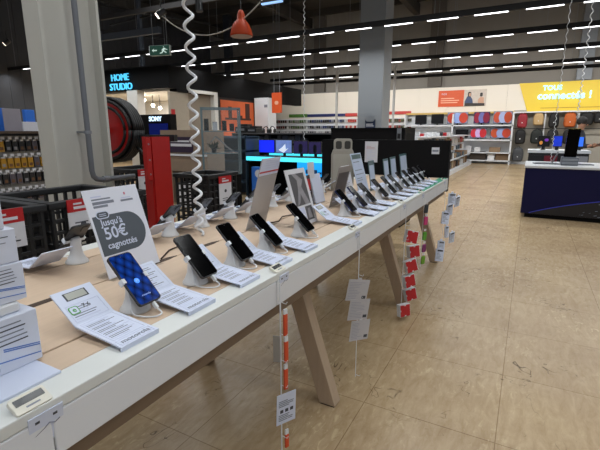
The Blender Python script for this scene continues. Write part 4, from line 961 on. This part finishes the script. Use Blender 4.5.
for (px, zt, c, lb, w, h) in ((522.5, zU, '8c1c2a', 'dark red backpack, leftmost on the upper rail', .37, .62), (538.5, zU, 'b89a6c', 'beige backpack, second on the upper rail', .38, .52), (554, zU, '0b0b0d', 'black backpack, third on the upper rail', .36, .62), (570, zU, 'b4581e', 'orange backpack, fourth on the upper rail', .42, .60),
        (586.5, zU, '0a0a0c', 'black backpack above the person, fifth on the upper rail', .46, .52), (599, zU, '0c0c0e', 'black backpack, rightmost on the upper rail in view', .36, .45), (522, zL, '0d0c0e', 'black backpack hanging under the dark red one', .40, .62), (538.5, zL, '151b19', 'dark green backpack hanging under the beige one', .44, .60), (554.5, zL, '19191b', 'charcoal backpack hanging under the black one', .40, .60), (571, zL, '141312', 'dark backpack hanging under the orange one', .40, .60)):
    backpack(lb + ' of the far wall', px, zt, c, w, h)
backpack('grey backpack lowest at the left of the bag wall', 521.5, WY(522, 147, yr).z, '3f4145', .42, .62)

# orange hanging sign, white cabinet
a = WY(272.5, 113, 12.4); b = WY(281.5, 92.5, 12.4)
t = thing('hanging_sign', 'orange sign board hanging over the far aisle at left', 'sign', ((a.x + b.x) / 2, 12.4, a.z)); w = b.x - a.x
MB().box(-w / 2, w / 2, -.03, .03, 0, b.z - a.z).build('board', ORANGE, t); MB().prism(rrect(w * .4, .12, .05), 0, .004, 0, panel((0, -.031, (b.z - a.z) * .5), R(-90))).build('emblem', mat('peach_print', 'f0b79a', .5), t)
for s in (-1, 1): MB().cyl((s * w * .3, 0, b.z - a.z), (s * w * .3, 0, 7.0 - a.z), .008, n=6).build('cable', STEEL, t)
a = WY(255, 133, 14.5); b = WY(268, 97.5, 14.5)
t = thing('tall_cabinet', 'tall white cabinet at the end of the showroom booth', 'cabinet', (a.x, 14.5, 0)); w = b.x - a.x
MB().box(0, w, 0, .6, .08, b.z).build('body', WPLA, t, bevel=.01); MB().box(.02, w - .02, .03, .6, 0, .079).build('plinth', BLACK, t); MB().box(w * .9, w * .93, -.02, 0, b.z * .45, b.z * .6).build('handle', STEEL, t); MB().box(w * .72, w * .95, -.01, 0, b.z * .86, b.z * .9).build('badge', INK, t)

# ================================================================== right counter
CX0, CY0, ZC = -.02, 7.58, .83
t = thing('display_counter', 'dark navy printed display counter with a pale top at right', 'counter', (CX0, CY0, 0))
NV = mat('navy_print', '0b0b36', .4, var=.1, scale=2, spec=.2); SPK = mat('space_black', '0a0a12', .3)
MB().box(0, 4.2, 0, 1.25, .07, ZC - .035).build('body', NV, t, bevel=.006)
MB().box(.06, 4.1, .06, 1.2, 0, .07).build('plinth', BLK2, t)
MB().box(-.01, 4.21, -.01, 1.26, ZC - .034, ZC).build('top', mat('pale_top', 'c2c4c6', .4), t, bevel=.004)
M = panel((0, -.0005, 0), R(-90)); arc = []
for k in range(25):
    x = k / 24 * 2.4 + .12; arc.append((x, .075 + .40 * (1 - ((2.6 - x) / 2.5) ** 2) ** .9 if x < 2.6 else .47))
MB().prism([(.12, .072), (2.52, .072)] + list(reversed(arc)), 0, .001, 0, M).build('planet_print', SPK, t)
mb = MB()
for p, q in zip(arc, arc[1:]): mb.prism([(p[0], p[1] - .006), (q[0], q[1] - .006), (q[0], q[1] + .006), (p[0], p[1] + .006)], .0011, .002, 0, M)
mb.build('blue_arc', mat('arc_blue', '2a36b0', .4), t)
mb = MB(); rnd = random.Random(3)
for k in range(90):
    x = rnd.uniform(.8, 2.4); y = rnd.uniform(.09, .40); s = rnd.uniform(.002, .006)
    if y < .04 + .40 * (1 - ((2.6 - x) / 2.5) ** 2) ** .9: mb.prism([(x - s * 3, y - s), (x + s * 3, y + s * .4), (x + s * 3, y + s * 1.4), (x - s * 3, y)], .0011, .0018, 0, M)
mb.build('city_light_print', mat('pale_specks', '8d93a6', .5), t)
# totem on the counter
q = WY(569, 162, 8.0); d_ = 8.0
t = thing('device_totem', 'black upright device on a grey base in the middle of the counter', 'device', (q.x, 8.0, ZC))
MB().box(-.115, .115, -.12, .12, 0, .13).build('base', mat('totem_grey', '5c626c', .4), t, bevel=.006)
MB().box(-.105, .105, -.125, -.1205, .02, .06).box(-.105, .105, -.125, -.1205, .075, .11).build('base_slots', STEEL, t)
MB().prism([(-.085, 0), (.085, 0), (.10, .44), (-.07, .44)], -.03, .03, 0, panel((0, 0, .131), R(-90), R(-4))).build('screen', GLASS_B, t)
for i, (px, dx, lb) in enumerate(((574, .03, 'white coiled cord hanging onto the black device on the counter'), (559, -.25, 'thin white coiled cord left of the black device on the counter'))):
    coil(lb, q.x + dx, 8.02 + .1 * i, ZC + (.72 if i == 0 else .005), 4.4, .016 if i == 0 else .010, .007 if i == 0 else .004, .06, .14, n=8)
for i, (px, lb) in enumerate(((544, 'grey laptop lying at the left of the counter top'), (553, 'grey tablet stand left of the black device'), (582, 'small grey laptop right of the black device'))):
    p = WY(px, 161, 8.15); tt = thing('laptop' if i != 1 else 'tablet_stand', lb, 'laptop' if i != 1 else 'stand', (p.x, 8.15, ZC), R(10))
    MB().box(-.15 if i != 1 else -.08, .15 if i != 1 else .08, -.1, .1, 0, .018).build('base', STEEL, tt, bevel=.003)
    MB().box(-.13 if i != 1 else -.06, .13 if i != 1 else .06, -.08, .04, .018, .02).build('keyboard' if i != 1 else 'pad', BLACK, tt)
    if i == 1: MB().bar((-.0, .05, .018), (.06, .0, .2), .02, .02).build('arm', STEEL, tt)
# second counter with monitors behind
a = WY(528, 158, 9.3); b = WY(590, 150, 9.3)
t = thing('monitor_counter', 'white topped counter with dark drawers behind the navy counter', 'counter', (a.x, 9.3, 0)); w = b.x - a.x; zt = WY(560, 150.5, 9.3).z
MB().box(0, w, 0, .7, 0, zt - .05).build('body', mat('drawer_dark', '1a1a1f', .5), t); MB().box(-.02, w + .02, -.02, .72, zt - .05, zt).build('top', WPLA, t)
for k, m in enumerate((MATS['drawer_dark'], mat('maroon_box', '7a1a2c', .5), MATS['drawer_dark'], mat('pale_drawer', '9a9ca2', .5))): MB().box(w * (.03 + .245 * k), w * (.25 + .245 * k), -.015, 0, zt - .28, zt - .10).build('drawer', m, t)
for i, (p0, p1, pt, pb, s, lb) in enumerate(((537, 551, 135.5, 147.5, DKS, 'dark monitor with small coloured icons on the white topped counter'), (552, 563.5, 135.5, 147.5, mat('screen_deep_blue', '1230b4', .3, emit=.6, var=.5), 'deep blue monitor left of the black device on the white topped counter'), (575.5, 585, 136.5, 147, mat('screen_sky', '2f66d8', .3, emit=.8, var=.5), 'bright blue monitor right of the black device on the white topped counter'))):
    a2 = WY(p0, pb, 9.5); b2 = WY(p1, pt, 9.5); z_ = zt
    def icon(t, M, w, h): MB().prism(rrect(w * .25, h * .35, .03), .0031, .004, 0, M @ T(-w * .22, h * .35, 0)).prism(rrect(w * .35, h * .25, .03), .0031, .004, 1, M @ T(w * .2, h * .6, 0)).build('screen_icons', [mat('icon_amber', 'c08038', .4, emit=.5), mat('icon_violet', '6a2f9a', .4, emit=.5)], t)
    monitor(lb, (a2.x + b2.x) / 2, 9.5, z_, b2.x - a2.x, b2.z - z_ - .06, s, extra=icon if i == 0 else None)

# person behind the counter
def skin(name, verts, edges, rad, mats, parent=None, sub=1):
    me = bpy.data.meshes.new(name); me.from_pydata([Vector(v) for v in verts], edges, []); o = bpy.data.objects.new(name, me); COL.objects.link(o)
    s = o.modifiers.new('s', 'SKIN'); ss = o.modifiers.new('u', 'SUBSURF'); ss.levels = sub; ss.render_levels = sub
    for i, r in enumerate(rad):
        v = me.skin_vertices[0].data[i]; v.radius = r if isinstance(r, tuple) else (r, r); v.use_root = (i == 0)
    bpy.context.view_layer.update(); n = bpy.data.meshes.new_from_object(o.evaluated_get(bpy.context.evaluated_depsgraph_get())); bpy.data.objects.remove(o)
    n.name = name; n.materials.clear()
    for m in mats: n.materials.append(m)
    for p in n.polygons: p.use_smooth = True
    o = bpy.data.objects.new(name, n); COL.objects.link(o); o.parent = parent; return o
pp = WY(579.5, 130, 10.45)
t = thing('person', 'person in a dark jacket standing behind the counter, looking down at a phone', 'person', (pp.x, 10.45, 0), R(-25)); t.scale = (.95, .95, .95)
SK = mat('skin', 'a97a60', .5); JK = mat('dark_jacket', '23232c', .8); TR = mat('dark_trousers', '1c1d22', .8); HR = mat('dark_hair', '1c1613', .6)
V = [(0, 0, .93), (0, 0, 1.10), (0, 0, 1.30), (0.0, 0, 1.42), (.015, 0, 1.48), (.04, 0, 1.56), (.055, 0, 1.63),
     (0, .17, 1.39), (.03, .24, 1.13), (.25, .17, 1.12), (.33, .14, 1.15), (0, -.17, 1.39), (.03, -.24, 1.13), (.25, -.17, 1.12), (.33, -.14, 1.15),
     (0, .10, .86), (.01, .10, .48), (0, .10, .08), (.12, .11, .04), (0, -.10, .86), (.01, -.10, .48), (0, -.10, .08), (.12, -.11, .04)]
Ed = [(0, 1), (1, 2), (2, 3), (3, 4), (4, 5), (5, 6), (3, 7), (7, 8), (8, 9), (9, 10), (3, 11), (11, 12), (12, 13), (13, 14), (0, 15), (15, 16), (16, 17), (17, 18), (0, 19), (19, 20), (20, 21), (21, 22)]
Ra = [(.12, .16), (.11, .15), (.12, .17), (.07, .09), .055, (.085, .075), (.075, .068), .06, .05, .038, .028, .06, .05, .038, .028, .085, .06, .042, .035, .085, .06, .042, .035]
body = skin('body', V, Ed, Ra, [SK, JK, TR], t, 2)
for p in body.data.polygons:
    c = p.center
    p.material_index = 2 if c.z < .9 else (0 if (c.z > 1.47 or (c.x > .26 and c.z > 1.0)) else 1)
MB().ball((.028, 0, 1.645), .104, (1.0, .92, .95), 20).build('hair', HR, t, smooth=True)
mb = MB().ball((.132, .03, 1.585), .008, n=8).ball((.132, -.03, 1.585), .008, n=8); mb.build('eyes', BLACK, t)
mb = MB().ball((.143, 0, 1.56), .014, (1, .8, 1.4), 8); mb.build('nose', SK, t, smooth=True)
mb = MB().ball((.052, .082, 1.575), .018, (.7, .4, 1.3), 8).ball((.052, -.082, 1.575), .018, (.7, .4, 1.3), 8); mb.build('ears', SK, t, smooth=True)
for s in (-1, 1):
    for k in range(5):
        yy = s * .14 - s * (.012 * (k - 2)) if k < 4 else s * .14 - s * .035
        ln = (.05, .058, .055, .042, .035)[k]; z = 1.155 - .012 * (k if k < 4 else -1.2)
        P = [Vector((.335, s * .14, z)), Vector((.335 + ln * .6, s * .13, z + .012)), Vector((.34 + ln, s * (.13 - .02), z + .022))]
        MB().tube([P[0], P[0].lerp(P[1], .5), P[1], P[1].lerp(P[2], .5), P[2]], .008, 7).build('finger', SK, t)
tt = thing('smartphone', 'dark phone held in the hands of the person behind the counter', 'phone', tuple(Matrix.Translation((pp.x, 10.45, 0)) @ Matrix.Rotation(R(-25), 4, 'Z') @ Vector((.352, 0, 1.108))), R(155))
MB().box(-.04, .04, -.10, .10, 0, .01).build('body', BLACK, tt, bevel=.003); MB().box(-.036, .036, -.095, .095, .0101, .0108).build('screen', GLASS_B, tt)

# ================================================================== overhead
SPREAD, POW = 152, 11.3
def rail(label, y, z, x0, x1, off, lit=True, g='light rails', k=1.):
    t = thing('light_rail', label, 'light rail', (0, y, z), 0, g)
    MB().box(x0, x1, -.03, .03, .016, .125).build('track', RAIL, t)
    n0 = math.ceil((x0 + .4 - off) / .864); x = off + n0 * .864
    while x < x1 - .3 and lit:
        MB().box(x - .29, x + .29, -.029, -.001, -.002, .012).build('led_bar', LED, t); x += .864
    if lit:      # the lensed LED bars throw their light downwards
        la = bpy.data.lights.new('led_throw', 'AREA'); la.shape = 'RECTANGLE'; la.size = x1 - x0; la.size_y = .05; la.spread = R(SPREAD); la.energy = POW * k * (x1 - x0); la.color = (.96, .985, 1)
        lo = bpy.data.objects.new('led_throw', la); COL.objects.link(lo); lo.location = ((x0 + x1) / 2, y, z - .012)
    x = x0 + .5
    while x < x1: MB().cyl((x, 0, .125), (x, 0, 7.19 - z), .006, n=6).build('suspension', STEEL, t); x += 3.6
    return t
rail('lowest hung light rail in view, nearest row of white LED bars', 9.10, 3.48, -16.8, 3.2, -.01)
rail('second row of white LED bars from the front', 11.4, 3.52, -16.8, 4.2, -.01)
rail('third row of white LED bars from the front', 13.8, 3.49, -11.9, 5.0, .25)
rail('fourth row of white LED bars from the front', 16.6, 3.5, -10.4, 6.0, .1, k=1.2)
rail('black rail carrying no LED bars, just below the fourth row of LED bars', 17.6, 3.42, -11.2, 6.0, 0, False)
la = bpy.data.lights.new('far_wall_fill', 'AREA'); la.shape = 'RECTANGLE'; la.size = 17.2; la.size_y = .06; la.spread = R(140); la.energy = 200; la.color = (1, .98, .94)
lo = bpy.data.objects.new('far_wall_fill', la); COL.objects.link(lo); lo.location = (-2.6, 17.66, 3.40); lo.rotation_euler = (R(62), 0, 0)      # added area light brightening the far wall, set by the unlit fifth rail
for y in (6.7, 4.3, 1.9, -.5): rail(f'added LED bar row lighting from outside the view, {({6.7: "over the far half", 4.3: "over the table end", 1.9: "over the near table", -.5: "behind the viewpoint"})[y]}', y, 4.4, -7.6, 3.6, .2, k=.8, g='added light rails overhead')  # unseen rows added overhead to light the near part of the shop
# LED bar pieces at far left and the single lamp at top
a = WY(272, 3.5, 5.2); t = thing('ceiling_tube', 'short pale blue tube light at the very top of the view', 'lamp', tuple(a)); MB().box(-.16, .16, -.02, .02, 0, .02).build('tube', mat('tube_blue', '8fb8e8', .4, emit=1.), t); MB().box(-.17, .3, -.025, .025, .021, .05).build('track', RAIL, t); MB().cyl((0, 0, .05), (0, 0, 7.19 - a.z), .006, n=6).build('suspension', STEEL, t)
# pendant lamp
b = WY(241.5, 36.5, 6.5)
t = thing('pendant_lamp', 'orange dome pendant lamp hanging above the left aisle', 'lamp', tuple(b)); s = .195
MB().lathe([(s, 0), (s * 1.0, .03), (s * .92, .10), (s * .74, .19), (s * .5, .25), (s * .36, .28), (s * .33, .36), (s * .2, .42), (.02, .43)], 32).build('shade', mat('lamp_orange', '9c340f', .5, spec=.2), t)
MB().cyl((0, 0, .004), (0, 0, -.004), s * .95, n=32).build('diffuser', mat('lamp_diffuser', 'b0a098', .5), t)
MB().cyl((0, 0, .43), (0, 0, 7.19 - b.z), .008, n=8).build('flex', BLACK, t)
# swagged pale cable
P0, P1 = WY(160, 14, 6.5), WY(262, 0, 6.5); P = []
for k in range(25):
    u = k / 24; P.append(P0.lerp(P1, u) + Vector((0, 0, -.62 * 4 * u * (1 - u) * .75)))
t = thing('power_cable', 'pale cable sagging between spotlight and ceiling near the orange lamp', 'cable', tuple(P0)); MB().tube([p - P0 for p in P], .011, 6).build('cord', mat('pale_cord', '9a958c', .6), t)
# spotlights
for i, (px, py, y, lit, lb) in enumerate(((161, 13, 6.5, 1, 'white faced spotlight on the dark beam left of the orange lamp'), (199, 6, 6.5, 0, 'black spotlight near the top beside the coiled cord'), (7, 42, 7.5, 1, 'small spotlight at far left beside the pillar'))):
    p = WY(px, py, y); t = thing('spotlight', lb, 'spotlight', tuple(p))
    ax = Vector((-.12, -.12, -.13)).normalized() if lit else Vector((.05, 0, -1)).normalized()
    MB().cyl(-ax * .09, ax * .09, .06, .065, 18).build('housing', BLACK, t); MB().cyl(ax * .0905, ax * .10, .058, n=18).build('lens', mat('spot_lens', 'fff2e0', .4, emit=4.) if lit else BLACK, t)
    MB().cyl((0, 0, .06), (0, 0, .3), .012, n=8).build('arm', BLACK, t)
# exit sign
a = WY(150, 56, 7.5); b = WY(165.5, 43.5, 7.5); w = b.x - a.x; h = b.z - a.z
t = thing('exit_sign', 'green emergency exit sign with arrow and running figure under the ceiling', 'sign', (a.x, 7.5, a.z), R(14))
MB().box(0, w, 0, .08, 0, h).build('housing', mat('exit_case', '9aa39c', .5), t, bevel=.006); MB().box(.008, w - .008, -.006, 0, .008, h - .008).build('face', mat('exit_green', '1c4a3c', .4, emit=.12), t)
M = panel((w / 2, -.0065, h / 2), R(-90)); mb = MB(); s = h
mb.prism([(-.38 * w, 0), (-.28 * w, .16 * s), (-.28 * w, .06 * s), (-.12 * w, .06 * s), (-.12 * w, -.06 * s), (-.28 * w, -.06 * s), (-.28 * w, -.16 * s)], 0, .003, 0, M)
mb.prism(rrect(.1 * s, .1 * s, .04 * s), 0, .003, 0, M @ T(.22 * w, .3 * s, 0)); mb.prism([(.10 * w, -.02 * s), (.2 * w, .2 * s), (.3 * w, .2 * s), (.24 * w, -.05 * s), (.36 * w, -.2 * s), (.34 * w, -.3 * s), (.2 * w, -.12 * s), (.14 * w, -.3 * s), (.02 * w, -.32 * s), (.02 * w, -.24 * s), (.1 * w, -.22 * s), (.16 * w, -.02 * s)], 0, .003, 0, M)
mb.prism([(.28 * w, .15 * s), (.42 * w, .06 * s), (.40 * w, .0), (.27 * w, .07 * s)], 0, .003, 0, M)
mb.build('pictogram', mat('exit_white', 'cfe6dc', .4, emit=.4), t)
MB().box(-.012, 0, 0.0, .10, .01, h - .01).build('end_cap', PWHITE, t)
for u in (.15, .85): MB().cyl((w * u, .04, h), (w * u, .04, 7.19 - a.z), .006, n=6).build('suspension', STEEL, t)
# beams, pipes and trusses at upper left
def beam(name, label, cat, p, q, w, h, m, hang=False):
    o = thing(name, label, cat, tuple(p)); p, q = Vector(p), Vector(q)
    MB().bar((0, 0, 0), q - p, w, h, up=Vector((0, 0, 1)) if abs((q - p).normalized().z) < .9 else Vector((0, 1, 0))).build('bar', m, o)
    if hang:
        for u in (.05, .5, .95):
            c = (q - p) * u
            if p.z + c.z < 7.1: MB().cyl(c, (c.x, c.y, 7.19 - p.z), .008, n=6).build('hanger', DB, o)
    return o
DB = mat('dark_beam', '2c2a2a', .7); BLS = mat('bluish_steel', '4e5662', .6)
beam('cable_tray', 'dark cable tray slanting across the upper left below the ceiling', 'tray', WY(101, 18, 7.2), WY(330, -22, 7.2), .06, .10, DB, True)
beam('cable_tray', 'grey blue conduit behind the exit sign at upper left', 'tray', WY(101, 38, 8.6), WY(160, 30, 8.6), .10, .16, BLS, True)
p = WY(141, 40, 12.0); beam('riser_pipe', 'bluish vertical pipe passing beside the exit sign', 'pipe', (p.x, 12.0, z0_booth), (p.x, 12.0, 7.19), .12, .12, BLS)
p = WY(228, 40, 18.5); beam('steel_post', 'dark steel post against the far left wall above the booth', 'post', (p.x, 18.5, 0), (p.x, 18.5, 7.1), .35, .3, mat('post_dark', '2c3038', .7))
for i, (p, q) in enumerate(((WY(100, 5, 11), WY(210, 24, 11)), (WY(100, 30, 13), WY(170, 40, 13)), (WY(110, 25, 12), WY(165, 12, 12)))):
    beam('truss_rod', ['thin dark truss rod crossing the upper left, highest of three', 'thin dark truss rod above the exit sign, lowest of three', 'thin dark truss rod crossing the upper left, middle of three'][i], 'rod', p, q, .05, .05, DB, True)
for i, (px, y, ytop, ybot) in enumerate(((336, 15, 70, 140), (392, 15, 66, 140))):
    p = WY(px, ybot, y); q = WY(px, ytop, y); beam('pole', ['white pole rising to the rails left of the grey pillar', 'white pole rising to the rails right of the grey pillar'][i], 'pole', (p.x, y, 0), (p.x, y, q.z), .07, .07, mat('pole_white', 'b8b8b6', .4))

# ================================================================== camera, world, exposure
cam = bpy.data.cameras.new('camera'); co = bpy.data.objects.new('camera', cam); COL.objects.link(co)
cam.sensor_fit = 'HORIZONTAL'; cam.sensor_width = 36.0; cam.lens = 36.0 * F / 600; cam.clip_start = .05; cam.clip_end = 100
Mc = Matrix((RT, UP, -FW)).transposed().to_4x4(); Mc.translation = (0, 0, H); co.matrix_world = Mc
SC.camera = co
w = bpy.data.worlds.new('world'); SC.world = w; w.use_nodes = True
bg = w.node_tree.nodes['Background']; bg.inputs['Color'].default_value = lin('e8ecf4'); bg.inputs['Strength'].default_value = .46
SC.view_settings.view_transform = 'Standard'; SC.view_settings.look = 'None'; SC.view_settings.exposure = 0.0; SC.view_settings.gamma = 1.0; SC.view_settings.use_curve_mapping = False
SC.cycles.use_denoising = True
SC.cycles.max_bounces = 6; SC.cycles.sample_clamp_indirect = 4.0
